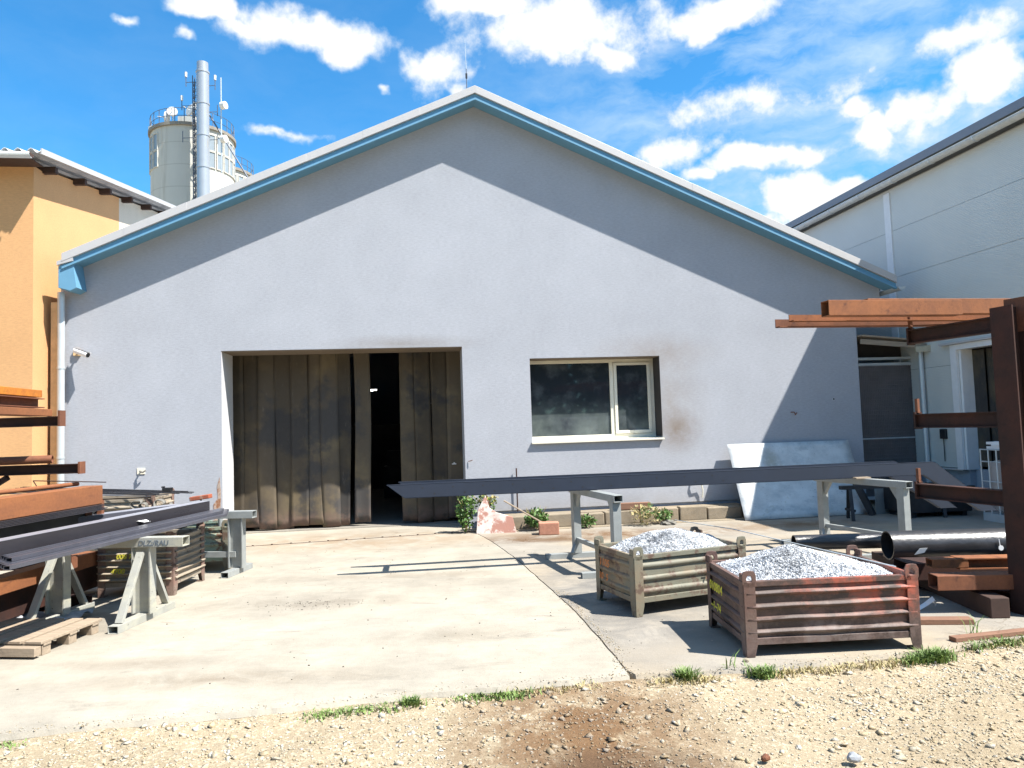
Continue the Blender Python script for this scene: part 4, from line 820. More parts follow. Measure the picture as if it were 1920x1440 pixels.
def crate(name, label, loc, rz, w, d, h, mat, matp, ribs=5, group='steel stillage crates', z0=.11, pileh=None, depth=.024, pile_seed=1):
    o = thing(name, label, 'crate', loc, rz, group); hw_, hd = w / 2 - .02, d / 2 - .02
    rb_ = [(z0 + .03 + (h - z0 - .07) * (k + .5) / ribs, (h - z0) / ribs * .40) for k in range(ribs)]
    for (p0, p1, nm) in (((-hw_, -hd, 0), (hw_, -hd, 0), 'front_panel'), ((hw_, hd, 0), (-hw_, hd, 0), 'back_panel'), ((-hw_, hd, 0), (-hw_, -hd, 0), 'end_panel'), ((hw_, -hd, 0), (hw_, hd, 0), 'end_panel')):
        mb = MB(); pr = ribprof(z0 + .02, h - .02, rb_, depth); p0_, p1_ = Vector(p0), Vector(p1); nseg = 16; dvec = (p1_ - p0_); nrm = Vector((dvec.y, -dvec.x, 0)).normalized(); vs = []
        for q in range(nseg + 1):
            p = p0_ + dvec * q / nseg
            for a, b in pr:
                dent = .010 * noise.noise(Vector((p.x * 3 + loc[0] * 9, p.y * 3, b * 7))); vs.append(p + nrm * (a + (dent if 0 < q < nseg else 0)) + Vector((0, 0, b + .006 * noise.noise(Vector((p.x * 2.5, p.y * 2.5 + loc[1], b * 4))))))
        n = len(pr); mb.add(vs, [(q * n + i, (q + 1) * n + i, (q + 1) * n + i + 1, q * n + i + 1) for q in range(nseg) for i in range(n - 1)])
        mb.build(nm, mat, o, smooth=True, solid=.005)
    rim = MB(); brl = MB()
    for (a, b) in (((-hw_, -hd), (hw_, -hd)), ((-hw_, hd), (hw_, hd))): rim.beam((a[0], a[1], h - .018), (b[0], b[1], h - .018), .036, .042); brl.beam((a[0], a[1], z0 + .012), (b[0], b[1], z0 + .012), .036, .05)
    for sx_ in (-1, 1): rim.beam((sx_ * hw_, -hd + .019, h - .0185), (sx_ * hw_, hd - .019, h - .0185), .035, .041); brl.beam((sx_ * hw_, -hd + .019, z0 + .0125), (sx_ * hw_, hd - .019, z0 + .0125), .035, .049)
    rim.build('top_rim', mat, o, bevel=.004); brl.build('bottom_rail', mat, o, bevel=.004)
    MB().rng(-hw_, hw_, -hd, hd, z0, z0 + .008).build('base_plate', mat, o)
    for sx_ in (-1, 1):
        for sy in (-1, 1):
            X0, Y0_ = sx_ * w / 2, sy * d / 2; pw = .088; p = MB()
            prf = lambda yy, k: [(X0, yy, .0), (X0 - sx_ * pw * .72, yy, .0), (X0 - sx_ * pw, yy, .10), (X0 - sx_ * pw, yy, h), (X0, yy, h)]
            p.prism(prf(Y0_ - .004, 1), None, (0, .008, 0))
            p.prism([(X0 - .004, Y0_ - sy * .0041, 0), (X0 - .004, Y0_ - sy * pw * .72, 0), (X0 - .004, Y0_ - sy * pw, .10), (X0 - .004, Y0_ - sy * pw, h - .001), (X0 - .004, Y0_ - sy * .0041, h - .001)], None, (.008, 0, 0))
            po = p.build('corner_post', matp, o, bevel=.003)
            L_ = lug(.105, .125, .012); L_.v = [v + Vector((X0 - sx_ * .045, Y0_ - sy * .002, h + .018)) for v in L_.v]; L_.build('stacking_lug', matp, po, bevel=.003)
            MB().rng(X0 - sx_ * .012 - .012, X0 - sx_ * .012 + .012, min(Y0_, Y0_ - sy * .085), max(Y0_, Y0_ - sy * .085), h - .001, h + .052).build('lug_side', matp, po, bevel=.006)
            MB().rng(X0 - sx_ * .04 - .032, X0 - sx_ * .04 + .032, Y0_ - sy * .045 - .03, Y0_ - sy * .045 + .03, .0, .012).build('foot', matp, po)
    return o
def pile(label, loc, rz, w, d, h, peak, cx, cy, n, seed):
    rs = np.random.RandomState(seed); o = thing('chip_pile', label, 'metal chips', loc, rz); W2, D2 = w / 2 - .045, d / 2 - .045
    def hz(x, y):
        r = (np.abs((x - cx) / (W2 * 1.10)) ** 2.3 + np.abs((y - cy) / (D2 * 1.14)) ** 2.6) ** (1 / 2.6)
        b = np.clip(1 - r, 0, 1); e = h - .045 + peak * (1 - np.clip(r, 0, 1) ** 1.55) ** 1.1 + .016 * np.sin(x * 7 + seed * 2) * np.cos(y * 9 + seed)
        return e + .012 * np.sin(x * 17 + seed) * np.sin(y * 21) * (b > .05)
    nx_, ny_ = 50, 36; xs_ = np.linspace(-W2, W2, nx_); ys_ = np.linspace(-D2, D2, ny_); XX, YY = np.meshgrid(xs_, ys_); ZZ = hz(XX, YY) + rs.normal(0, .006, XX.shape)
    V1 = np.stack([XX, YY, ZZ], 2).reshape(-1, 3); F1 = [(j * nx_ + i, j * nx_ + i + 1, (j + 1) * nx_ + i + 1, (j + 1) * nx_ + i) for j in range(ny_ - 1) for i in range(nx_ - 1)]
    np_mesh('heap', V1, F1, M_pile, o)
    x = rs.uniform(-W2, W2, n); y = rs.uniform(-D2, D2, n); P = np.stack([x, y, hz(x, y) + rs.uniform(-.004, .012, n)], 1)
    q = np.array([(-.5, 0, -.0), (.5, 0, .0), (0, .5, 0), (0, -.25, .5), (0, -.25, -.5)]) * np.array([1, .2, .2]); Fc = np.array([(0, 2, 3), (0, 3, 4), (0, 4, 2), (1, 3, 2), (1, 4, 3), (1, 2, 4)])
    Rm = rand_rot(n, rs); Rm[:, 2, :] *= .55; s = rs.uniform(.016, .042, n); Vv = np.einsum('nij,kj->nki', Rm, q) * s[:, None, None] + P[:, None]
    F = (Fc[None] + (np.arange(n) * 5)[:, None, None]).reshape(-1, 3); tag(np_mesh('chips', Vv.reshape(-1, 3), F, M_chip, o), kind='stuff'); return o
def ctr(x, y, rz, w, d): return (x + w / 2 * math.cos(rz) - d / 2 * math.sin(rz), y + w / 2 * math.sin(rz) + d / 2 * math.cos(rz), 0)
c1 = ctr(1.645, 5.28, .05, 1.32, .84)
cr1 = crate('stillage_crate', 'rusty red brown steel stillage heaped with metal chips, nearest the camera', c1, .05, 1.32, .84, .545, M_crR, M_crR, 4, z0=.10)
pile('heap of grey white metal chips in the red brown front crate', c1, .05, 1.32, .84, .545, .185, -.06, .06, 26000, 3)
c2 = ctr(1.04, 6.44, .36, 1.22, .76)
cr2 = crate('stillage_crate', 'pale green rusty steel stillage heaped with metal chips, behind the red one', c2, .36, 1.22, .76, .54, M_crG, M_crG, 3, z0=.13, depth=.02)
pile('heap of grey white metal chips in the pale green crate', c2, .36, 1.22, .76, .54, .185, .05, .05, 24000, 5)
text_strokes('010804', .10, M_ypaint, cr1, side_face((0, -1, 0), (-.692, .26, .36))); text_strokes('~1~74', .085, M_ypaint, cr1, side_face((0, -1, 0), (-.692, .24, .21)))
text_strokes('1105', .10, M_opaint, cr2, side_face((0, -1, 0), (-.639, .24, .37))); text_strokes('10  5', .09, M_opaint, cr2, side_face((0, -1, 0), (-.639, .26, .24)))
text_strokes('75', .11, M_woodD, cr2, side_face((1, 0, 0), (.12, -.394, .265)))
cl1 = crate('stillage_crate', 'brown steel stillage with yellow marks behind the trestle at the left', ctr(-4.64, 7.93, .0, .84, .78), .0, .84, .78, .62, M_crB2, M_crB, 6, z0=.12, depth=.045)
text_strokes('008 780', .075, M_ypaint, cl1, side_face((1, 0, 0), (-.2, -.42, .42))); text_strokes('4700', .075, M_ypaint, cl1, side_face((1, 0, 0), (-.26, -.42, .26)))
cl2 = crate('stillage_crate', 'mint green rusty steel stillage standing before the door jamb', ctr(-4.95, 9.12, .12, 1.24, .80), .12, 1.24, .80, .56, M_crG2, M_crG, 3, z0=.14, depth=.02)
cl3 = crate('stillage_crate', 'tall khaki stillage with yellow marks under the bundle of rods', (-5.75, 10.35, 0), .10, 1.25, .80, .89, M_crB2, M_crB, 5, z0=.12, depth=.03)
text_strokes('4 30', .13, M_ypaint, cl3, side_face((0, 1, 0), (.665, -.2, .62)))
text_strokes('8', .16, M_ypaint, cl3, side_face((1, 0, 0), (.35, -.44, .5)))

# ------------------------------------------------------------ trestles
def trestle_left(label, loc, rz, w, z1, legs, base_l, mat, diag=True, name='steel_trestle'):
    o = thing(name, label, 'trestle', loc, rz, 'steel trestles'); zb = .07
    MB().rhs((-.1, 0, z1 - .045), (w, 0, z1 - .045), .12, .09, .007).build('top_beam', mat, o, bevel=.003)
    for x in legs:
        MB().hsec((x, 0, zb), (x, 0, z1 - .09), .19, .10, .014, (1, 0, 0)).build('leg', mat, o)
        MB().rhs((x, -base_l / 2, zb / 2), (x, base_l / 2, zb / 2), .10, zb, .006).build('foot_beam', mat, o, bevel=.002)
        if diag:
            for s in (-1, 1): MB().beam((x, s * (base_l / 2 - .09), zb), (x, s * .05, z1 - .14), .07, .035, (0, s, .5)).build('brace', mat, o, bevel=.002)
    return o
TA_ = -.12
tr1 = trestle_left('grey white steel trestle with diagonal braces carrying the long tubes, nearest left', (-4.72, 7.02, 0), TA_ + .03, 1.55, .79, (.24, 1.12), .92, M_galvw)
text_strokes('DLZ:/RAU', .07, M_gpaint, tr1, side_face((1, 0, 0), (1.10, -.0615, .715)))
tr2 = trestle_left('second grey steel trestle under the far end of the tubes', (-4.72, 9.22, 0), TA_, 1.42, .78, (.24, 1.18), .62, M_galv, False)
MB().beam((.24, -.02, .24), (1.18, -.02, .24), .04, .07).build('cross_bar', M_galv, tr2)
# tubes across them
def wthing(name, label, cat, group=None): return thing(name, label, cat, (0, 0, 0), 0, group)
def longbar(name, label, cat, p0, p1, w, h, mat, group, t=.005, hollow=True):
    p0, p1 = Vector(p0), Vector(p1); o = MB(); L = (p1 - p0)
    f_ = o.rhs if hollow else o.beam
    if hollow: o.rhs((0, 0, 0), L, w, h, t)
    else: o.beam((0, 0, 0), L, w, h)
    ob = o.build(name, mat, None, bevel=.003 if h > .06 else 0); ob.location = p0; tag(ob, label, cat, group); return ob
longbar('steel_box_beam', 'long dark steel box beam, right one of the pair on the left trestles', 'steel beam', (-4.32, 5.2, .875), (-3.80, 8.72, .875), .14, .15, M_steel, None)
longbar('steel_box_beam', 'long steel box beam behind the other, its open end pointing at the camera', 'steel beam', (-4.86, 6.55, .89), (-4.02, 8.45, .87), .16, .15, M_steelL, None)
gname = 'thin rectangular tubes in front of the dark beam'
k = 0
for row in range(2):
    for col in range(5 if row == 0 else 3):
        k += 1; off = .062 * col; far = 8.86 - .05 * k; x0 = -3.95 + .0 + off * .9; 
        p0 = (-4.08 + off + .02 * row, 5.62 - .06 * col + .05 * row, .807 + .032 * row); p1 = (-3.62 + off * .75 + .02 * row, 8.95 - .13 * col - .2 * row, .807 + .032 * row)
        longbar('steel_tube', 'thin grey rectangular tube in the bundle beside the dark box beam', 'steel tube', p0, p1, .055, .03, M_steelL, gname, .003)
o = thing('paper_tag', 'crumpled white paper tag stuck on the tube bundle', 'tag', (-3.90, 7.45, .86), .3); MB().add([(-.09, -.03, .0), (-.03, -.05, .03), (.03, -.02, .01), (.09, -.04, .02), (-.07, .03, .02), (-.02, .04, .0), (.04, .03, .03), (.08, .02, .0)], [(0, 1, 5, 4), (1, 2, 6, 5), (2, 3, 7, 6)]).build('paper', M_tag, o, solid=.002)
for o_, L_ in ((bpy.data.objects['steel_box_beam'], Vector((.52, 3.52, 0))), (bpy.data.objects['steel_box_beam.001'], Vector((.84, 1.90, -.02)))):
    MB().beam(Vector((0, 0, .0775)), L_ + Vector((0, 0, .0775)), .136 if L_.x < .6 else .15, .003).build('sheen_strip', M_sheen, o_)  # added thin strips; the sky sheen is put into their colour
# wooden pallet at lower left
pa = thing('wooden_pallet', 'weathered wooden pallet lying at the lower left corner', 'pallet', (-3.88, 5.92, 0), -.13)
for k in range(5): MB().rng(-.16 - .19 * k, -.16 - .19 * k + .15, -.05, .66, .095, .118).build('deck_board', M_wood, pa, bevel=.003)
for y in (.02, .31, .58):
    MB().rng(-1.0, -.01, y - .04, y + .04, .075, .094).build('stringer_board', M_wood, pa, bevel=.003)
    for x in (-.95, -.52, -.08): MB().rng(x - .06, x + .06, y - .045, y + .045, .0, .075).build('block', M_wood, pa, bevel=.003)
MB().rng(-1.05, .0, -.13, -.06, .02, .09).build('loose_board', M_wood, pa, bevel=.003)
# foil scraps in the shade
o = thing('plastic_film', 'crumpled clear plastic film on the ground in the shade behind the pallet', 'plastic film', (-4.9, 6.9, .01)); bmr = bmesh.new(); bmesh.ops.create_grid(bmr, x_segments=40, y_segments=20, size=.5)
for v in bmr.verts: v.co = Vector((v.co.x * 1.3, v.co.y * .6, .03 + .05 * noise.noise(v.co * 9)))
m_ = bpy.data.meshes.new('film'); bmr.to_mesh(m_); bmr.free(); link('film', m_, M_film, o)

# ------------------------------------------------------------ cantilever rack at the left
lr = thing('cantilever_rack', 'brown steel cantilever rack at the left edge with arms over the stock', 'rack', (-5.9, 7.42, 0), 0)
MB().hsec((0, 0, 0), (0, 0, 2.9), .2, .16, .012, (0, 1, 0)).build('column', M_rustD, lr)
for z, L in ((1.95, 1.17), (1.45, 1.38), (.98, 1.45), (.48, 1.3)):
    MB().hsec((.1, 0, z), (L, 0, z - .0), .10, .08, .009).build('arm', M_rustD, lr); MB().rng(L - .0, L + .02, -.05, .05, z - .055, z + (.11 if z > 1.9 else .07)).build('end_stop', M_rust, lr)
MB().beam((.05, 0, 1.05), (.62, 0, 1.38), .05, .05).build('strut', M_rustD, lr)
MB().hsec((-.1, 0, .08), (1.5, 0, .08), .14, .1, .01).build('foot', M_rustD, lr)
MB().hsec((0, -2.6, 0), (0, -2.6, 2.9), .2, .16, .012, (0, 1, 0)).build('column', M_rustD, lr)
for z, L in ((1.95, 1.17), (.98, 1.3), (.48, 1.3)): MB().hsec((.1, -2.6, z), (L, -2.6, z), .10, .08, .009).build('arm', M_rustD, lr)
def wbar(name, label, p0, p1, w, h, mat, kind='rhs', cat='steel beam', group=None, **k):
    p0, p1 = Vector(p0), Vector(p1); m_ = MB(); L = p1 - p0
    if kind == 'rhs': m_.rhs((0, 0, 0), L, w, h, k.get('t', .008))
    elif kind == 'beam': m_.beam((0, 0, 0), L, w, h)
    elif kind == 'I': m_.hsec((0, 0, 0), L, h, w, .01)
    elif kind == 'cyl': m_.cyl((0, 0, 0), L, w, 24, inner=w - k.get('t', .008))
    elif kind == 'L': m_.sweep([(0, h), (0, 0), (w, 0), (w, .008), (.008, .008), (.008, h)], (0, 0, 0), L, closed=True).add([], [])
    o = m_.build(name, mat, None, smooth=(kind == 'cyl'), bevel=.004 if kind == 'rhs' else 0); o.location = p0; return tag(o, label, cat, group)
wbar('primed_beam', 'bright orange primed beam lying topmost on the left rack', (-4.55, 4.2, 2.24), (-5.0, 7.42, 2.24), .14, .075, M_rustO, 'rhs')
wbar('rusty_beam', 'dark rusty beam directly below the orange one', (-4.50, 4.2, 2.14), (-4.96, 7.40, 2.14), .14, .10, M_rust, 'I')
wbar('rusty_channel', 'rusty steel channel lying on the upper arm of the left rack', (-4.40, 4.3, 2.035), (-4.86, 7.3, 2.035), .22, .07, M_rustL, 'rhs')
wbar('rusty_pipe', 'brown rusty pipe with a dark band on the second arm of the left rack', (-5.9, 7.05, 1.555), (-4.80, 7.40, 1.555), .042, .042, M_rust, 'cyl')
wbar('rusty_channel', 'broad orange brown steel channel across the left rack, the largest there', (-4.66, 5.2, 1.165), (-4.46, 7.55, 1.165), .20, .19, M_rustL, 'rhs')
wbar('rusty_pipe', 'thin rusty pipe lying on the broad orange brown channel', (-4.95, 5.6, 1.285), (-4.60, 7.5, 1.285), .022, .022, M_rustL, 'cyl')
for k in range(5): wbar('steel_angle', 'thin dark steel angle in the flat bundle below the broad channel', (-4.60 + .012 * k + .0, 5.2, 1.062 - .011 * k), (-4.36 + .01 * k, 7.50 - .03 * (k % 3), 1.062 - .011 * k), .10, .008, M_steel, 'beam', 'steel angle', 'dark angles in the left rack')
wbar('rusty_channel', 'low orange rusty beam under the long tubes at the left', (-4.86, 5.2, .43), (-4.76, 8.0, .43), .18, .15, M_rustL, 'rhs')
wbar('dark_beam', 'black rusty beam on the lowest arm of the left rack', (-5.10, 5.4, .20), (-5.02, 8.3, .20), .45, .26, M_rustD, 'rhs')
wbar('dark_beam', 'black steel beam under the bundle of angles in the left rack', (-4.74, 5.3, .90), (-4.56, 7.5, .90), .25, .22, M_mill, 'rhs')
for x, y, z in ((-4.60, 6.0, .93), (-4.40, 7.57, .98)):
    o = thing('stop_post', 'short rusty upright stop post holding the steel bundle, ' + ('nearer one' if y < 7 else 'farther one'), 'post', (x, y, z)); MB().beam((0, 0, -.16), (0, 0, .12), .05, .05).build('post', M_rust if y > 7 else M_wood, o); MB().prism([(-.03, 0, -.16), (-.25, 0, -.16), (-.03, 0, .02)], None, (0, .02, 0)).build('gusset', M_rustD, o)
o = thing('wire_hook', 'bent thin wire hook sticking up behind the broad channel', 'wire', (-5.30, 7.9, 1.25)); MB().tube([(0, 0, 0), (-.04, 0, .06), (.2, .1, .04), (.6, .3, 0)], .006, 5).build('wire', M_rustD, o)
# rods on the tall crate
rg = 'steel rods on the khaki crate'
for k in range(14):
    a = random.uniform(-.06, .05); y = 9.93 + .05 * k; e = -4.45 - .08 * abs(k - 6) + random.uniform(-.15, .05)
    wbar('steel_rod', 'thin dark rod in the bundle lying on top of the khaki crate', (-7.2, y + .1, 1.07 - .006 * abs(k - 7) + .01 * (k % 3)), (e, y - .2, 0.945 + .01 * (k % 3)), .011, .011, M_steel if k % 3 else M_steelL, 'beam', 'steel rod', rg)
o = thing('black_clamp', 'small black clamp on the rods near their right end', 'clamp', (-4.85, 9.95, 1.01)); MB().rng(-.06, .06, -.04, .04, -.02, .03).rng(-.08, -.04, -.02, .02, .03, .05).build('clamp_body', M_black, o, bevel=.006)
for k in range(3): wbar('steel_flat', ('topmost', 'middle', 'lowest')[k] + ' of three flat steel bars on the face of the khaki crate', (-6.6, 9.80 - .02 * k, .66 - .05 * k), (-5.3, 9.78 - .02 * k, .74 - .05 * k), .03, .045, M_steel, 'beam', 'steel bar', 'flat bars beside the khaki crate')
def strapcoil():
    o = thing('strap_coil', 'coiled worn lifting strap on the wire beside the khaki crate', 'strap', (-4.72, 9.1, .85)); n = 90; mb = MB(); vs = []
    for i in range(n):
        t = i / n * 6.28 * 3.2; r = .09 + .035 * math.sin(t * .7); x = -.15 + i / n * .42 + r * math.cos(t); z = .03 + .05 * math.sin(t) + .02 * math.cos(t * .5); y = .05 * math.sin(t * .6)
        vs += [(x, y - .035, z), (x, y + .035, z + .01)]
    mb.add(vs, [(2 * i, 2 * i + 1, 2 * i + 3, 2 * i + 2) for i in range(n - 1)]); mb.build('webbing', M_strap, o, smooth=True, solid=.006)
strapcoil()
o = thing('steel_offcut', 'dark steel offcut under the strap coil', 'steel offcut', (-4.75, 9.25, .56)); MB().rng(-.35, .45, -.1, .1, 0, .10).rng(-.2, .3, -.08, .08, .10, .22).build('offcut', M_steel, o, bevel=.004)
o = thing('screw_jack', 'red brown round topped jack standing in the mint green crate', 'jack', (-4.12, 9.35, .14)); MB().cyl((0, 0, 0), (0, 0, .78), .014, 8).build('spindle', M_black, o); MB().box((0, 0, .80), (.26, .12, .055), Matrix.Rotation(-.12, 3, 'Y')).build('head', worn('rusty_head', (.35, .22, .15), (.3, .08, .04), .4, .55), o, bevel=.01)
MB().rng(-.07, .07, -.07, .07, 0, .03).build('foot_plate', M_rustD, o)
o = thing('pipe_offcut', 'short bent pipe standing behind the trestle in the mint green crate', 'pipe', (-3.95, 9.55, .14)); MB().cyl((0, 0, 0), (0, 0, .62), .03, 10).build('pipe', M_galv, o, smooth=True)

# ------------------------------------------------------------ steel frame on two trestles
def trestle_right(label, far, near, dirx, ztop, mat, bl=.5, br=.95):
    far, near = Vector(far), Vector(near); dy = near - far; dx = Vector(dirx).normalized()
    o = thing('steel_trestle', label, 'trestle', far, 0, 'steel trestles'); F0 = Vector((0, 0, 0)); N0 = Vector((dy.x, dy.y, 0)); dd = N0.normalized(); zt = ztop
    MB().rhs(F0 - dd * .10 + Vector((0, 0, zt - .04)), N0 + dd * .10 + Vector((0, 0, zt - .04)), .11, .08, .007).build('top_beam', mat, o, bevel=.003)
    for i, P in enumerate((F0, N0)):
        MB().rhs(P + Vector((0, 0, .065)), P + Vector((0, 0, zt - .08)), .10, .10, .006, dd).build('leg', mat, o, bevel=.003)
        s = 1 if i == 0 else -1
        MB().prism([P + dd * s * .05 - dx * .02 + Vector((0, 0, zt - .08)), P + dd * s * .17 - dx * .02 + Vector((0, 0, zt - .08)), P + dd * s * .05 - dx * .02 + Vector((0, 0, zt - .26))], None, dx * .04).build('gusset', mat, o)
        MB().rhs(P - dx * bl + Vector((0, 0, .032)), P + dx * br + Vector((0, 0, .032)), .09, .064, .006).build('foot_beam', mat, o, bevel=.002)
    MB().beam(F0 + Vector((0, 0, .24)) + dd * .05, N0 + Vector((0, 0, .24)) - dd * .05, .05, .05).build('stretcher', mat, o)
    MB().beam(F0 + Vector((0, 0, .24)), F0 - dx * .02 + dd * -.0 + Vector((-.05, -.1, .07)), .04, .04).build('stay', mat, o)
    return o
trestle_right('bare grey steel trestle under the middle of the long frame', (.78, 9.38, 0), (1.13, 8.17, 0), (1, .12, 0), .92, M_galv, .42, .7)
trestle_right('bare grey steel trestle under the right part of the long frame', (4.23, 9.86, 0), (4.68, 8.65, 0), (1, .05, 0), .92, M_galv, .6, .8)
sf = thing('stair_stringers', 'pair of long blue grey primed steel stringers lying on two trestles', 'steel frame', (-1.52, 8.44, .925), .125)
LS = 7.06; Hs = .165
def stringer(y, x0, x1, nm):
    o_ = MB(); c0 = .20
    web = [(x0, Hs), (x0 + .21, 0), (x1 - .16, 0), (x1 + .62, -.50), (x1 + .86, -.50), (x1, Hs)]
    o_.prism([(x, y, z) for x, z in web], None, (0, .008, 0)); 
    for (xa, za, xb, zb) in ((x0, Hs, x1, Hs), (x1, Hs, x1 + .86, -.50)): o_.beam((xa, y + .03, za - .004), (xb, y + .03, zb - .004), .06, .008, (0, 0, 1))
    o_.beam((x0 + .21, y + .03, .004), (x1 - .16, y + .03, .004), .06, .008); o_.beam((x1 - .16, y + .03, .004), (x1 + .62, y + .03, -.5 + .004), .06, .008)
    s = o_.build(nm, M_frame, sf); hl = MB()
    for k in range(11):
        x = x0 + .42 + .36 * k; hl.cyl((x, y - .0015, .115), (x, y - .0005, .115), .010, 8); hl.cyl((x + .14, y - .0015, .045), (x + .14, y - .0005, .045), .010, 8)
    if y == 0: hl.build('bolt_holes', M_black, s)
    return s
stringer(0, 0, LS, 'front_stringer'); stringer(.42, .12, LS - .25, 'rear_stringer')
for x in (.5, 2.2, 3.9, 5.6): MB().beam((x, .06, .03), (x, .42, .03), .05, .05).build('cross_tie', M_frame, sf)
MB().rng(5.9, 6.1, -.08, .0, -.004, .014).build('timber_packer', M_wood, sf)

# shaded clutter behind the right trestle
o = thing('sawhorse', 'low dark wooden sawhorse in the shade by the leaning sheet', 'sawhorse', (5.55, 11.9, 0), .05)
MB().rng(-.15, 1.75, -.05, .05, .50, .56).build('top_rail', M_mill, o)
for x in (.0, .95, 1.55):
    for s in (-1, 1): MB().beam((x + .05 * s, .18 * s, 0), (x, .03 * s, .50), .05, .05).build('leg', M_mill, o)
MB().beam((-.0, -.15, .16), (.0, .15, .16), .03, .04).build('spreader', M_mill, o)
o = thing('timber_prop', 'dark square timber leaning on the sheet in the shade', 'timber', (6.0, 12.3, 0), 0); MB().beam((.12, 0, 0), (-.08, .2, .62), .10, .10).build('timber', M_mill, o, bevel=.005)
o = thing('steel_plate', 'pale steel plate standing on edge behind the sawhorse', 'steel plate', (6.05, 12.42, 0), .1); MB().beam((.2, 0, .25), (.72, .1, .25), .02, .5).build('plate', M_galv, o)
o = thing('scrap_bin', 'black open scrap bin in the shade before the gate', 'bin', (7.0, 12.2, 0), .1); MB().rng(-.55, .55, -.35, .35, .08, .48).rng(-.6, .6, -.4, -.35, .44, .5).rng(-.6, .6, .35, .4, .44, .5).build('body', M_mill, o, bevel=.01)
for s in (-1, 1): MB().rng(s * .45 - .04, s * .45 + .04, -.3, .3, 0, .08).build('skid', M_mill, o)

# ------------------------------------------------------------ rack at the right
AD = Vector((-.32, .947, 0)).normalized(); rzr = math.atan2(-AD.x, AD.y)
rr_ = thing('cantilever_rack', 'dark rusty cantilever rack column with three arms at the right edge', 'rack', (4.36, 6.16, 0), rzr)
MB().hsec((0, 0, 0), (0, 0, 2.64), .20, .20, .014, (1, 0, 0)).build('column', M_rustD, rr_)
MB().rng(.09, .13, -.11, .11, .3, 2.42).build('column_plate', M_rust, rr_)
for z, L, e in ((2.50, .98, .11), (1.66, .96, .12), (.97, 1.0, .12)):
    MB().hsec((-.03, .08, z), (-.03, L, z), .14, .09, .011).build('arm', M_rustD, rr_); MB().rng(-.075, .015, L, L + .02, z - .08, z + .09).build('end_plate', M_rustD, rr_)
    MB().beam((-.03, L + .005, z + .08), (-.03, L + .005, z + .22), .03, .03).build('stop_pin', M_rust, rr_)
MB().hsec((0, -.25, .08), (0, 1.35, .08), .16, .14, .012).build('foot', M_rustD, rr_)
MB().rng(.08, .24, -.13, .10, 2.42, 2.72).build('head_plate', M_rust, rr_)
def bar2(name, label, a, b, w, h, mat, kind='rhs', cat='steel tube'): return wbar(name, label, a, b, w, h, mat, kind, cat)
bar2('rusty_box_tube', 'orange rusty box tube with open black end, topmost front on the right rack', (2.93, 6.55, 2.735), (4.32, 6.80, 2.735), .12, .145, M_rustL)
bar2('rusty_box_tube', 'rusty box tube lying behind the front one on the right rack', (3.42, 6.80, 2.775), (5.6, 7.2, 2.775), .12, .15, M_rustL)
bar2('rusty_angle', 'rusty steel angle projecting farthest left from the right rack', (2.60, 6.92, 2.615), (5.2, 7.40, 2.615), .08, .085, M_rust, 'L', 'steel angle')
bar2('rusty_angle', 'second rusty angle just above the longest one on the right rack', (2.72, 6.88, 2.665), (5.2, 7.36, 2.665), .08, .07, M_rustL, 'L', 'steel angle')
bar2('rusty_box_tube', 'rusty box tube end showing at the right edge beside the column head', (4.50, 6.05, 2.60), (5.4, 5.9, 2.60), .12, .15, M_rust)
# low stack behind the crates
wbar('black_pipe', 'thick glossy black steel pipe lying on the low stack at the right', (3.87, 7.52, .365), (6.6, 7.40, .365), .148, .148, M_pipe, 'cyl', 'pipe', None, t=.012)
o = thing('pipe_sticker', 'white sticker near the open end of the black pipe', 'sticker', (4.06, 7.36, .34)); MB().add([(.0, -.0, -.05), (.05, -.015, .015), (.13, -.017, .02), (.10, -.005, -.03)], [(0, 1, 2, 3)]).build('sticker', M_tag, o, solid=.002)
o = thing('paint_blob', 'pale splash of paint on the side of the black pipe', 'paint mark', (4.92, 7.315, .34)); MB().cyl((0, -.004, 0), (0, .004, 0), .026, 12).beam((-.008, 0, .02), (-.015, .0, .09), .006, .006).build('splash', M_tag, o)
wbar('black_pipe', 'thinner black pipe behind the thick one', (3.1, 8.05, .33), (6.6, 7.95, .33), .085, .085, M_pipe, 'cyl', 'pipe', None, t=.008)
wbar('dark_flat_bar', 'flat dark blue steel bar under the black pipe', (3.6, 7.14, .20), (6.4, 7.10, .20), .2, .05, M_frame, 'beam', 'steel bar')
wbar('rusty_box_tube', 'rusty box tube with black open end, lowest at the right edge', (3.62, 6.30, .265), (5.4, 6.20, .265), .16, .125, M_rust, 'rhs', 'steel tube')
wbar('rusty_box_tube', 'short orange rusty box tube above the lowest one', (3.78, 6.62, .36), (4.1, 6.60, .36), .12, .08, M_rustL, 'rhs', 'steel tube')
wbar('rusty_channel', 'orange rusty channel beside the short box tube at the right', (4.02, 6.62, .355), (5.6, 6.52, .355), .16, .10, M_rustL, 'I', 'steel beam')
for x, y in ((4.05, 6.5), (5.1, 6.45)):
    o = thing('timber_sleeper', 'dark timber sleeper under the low steel stack, ' + ('left one' if x < 5 else 'right one'), 'timber', (x, y, 0), -.05); MB().rng(-.08, .08, -.45, 1.75, .0, .17).build('sleeper', M_woodDD, o, bevel=.008)
wbar('dark_beam', 'dark steel beam filling the low stack behind the box tubes', (3.7, 6.95, .24), (6.2, 6.85, .24), .3, .16, M_rustD, 'rhs', 'steel beam')
o = thing('wood_lath', 'reddish wooden lath on the concrete at the right edge', 'wood lath', (3.28, 5.50, 0), .2); MB().rng(0, .95, -.035, .035, .0, .035).build('lath', M_woodD, o, bevel=.004)
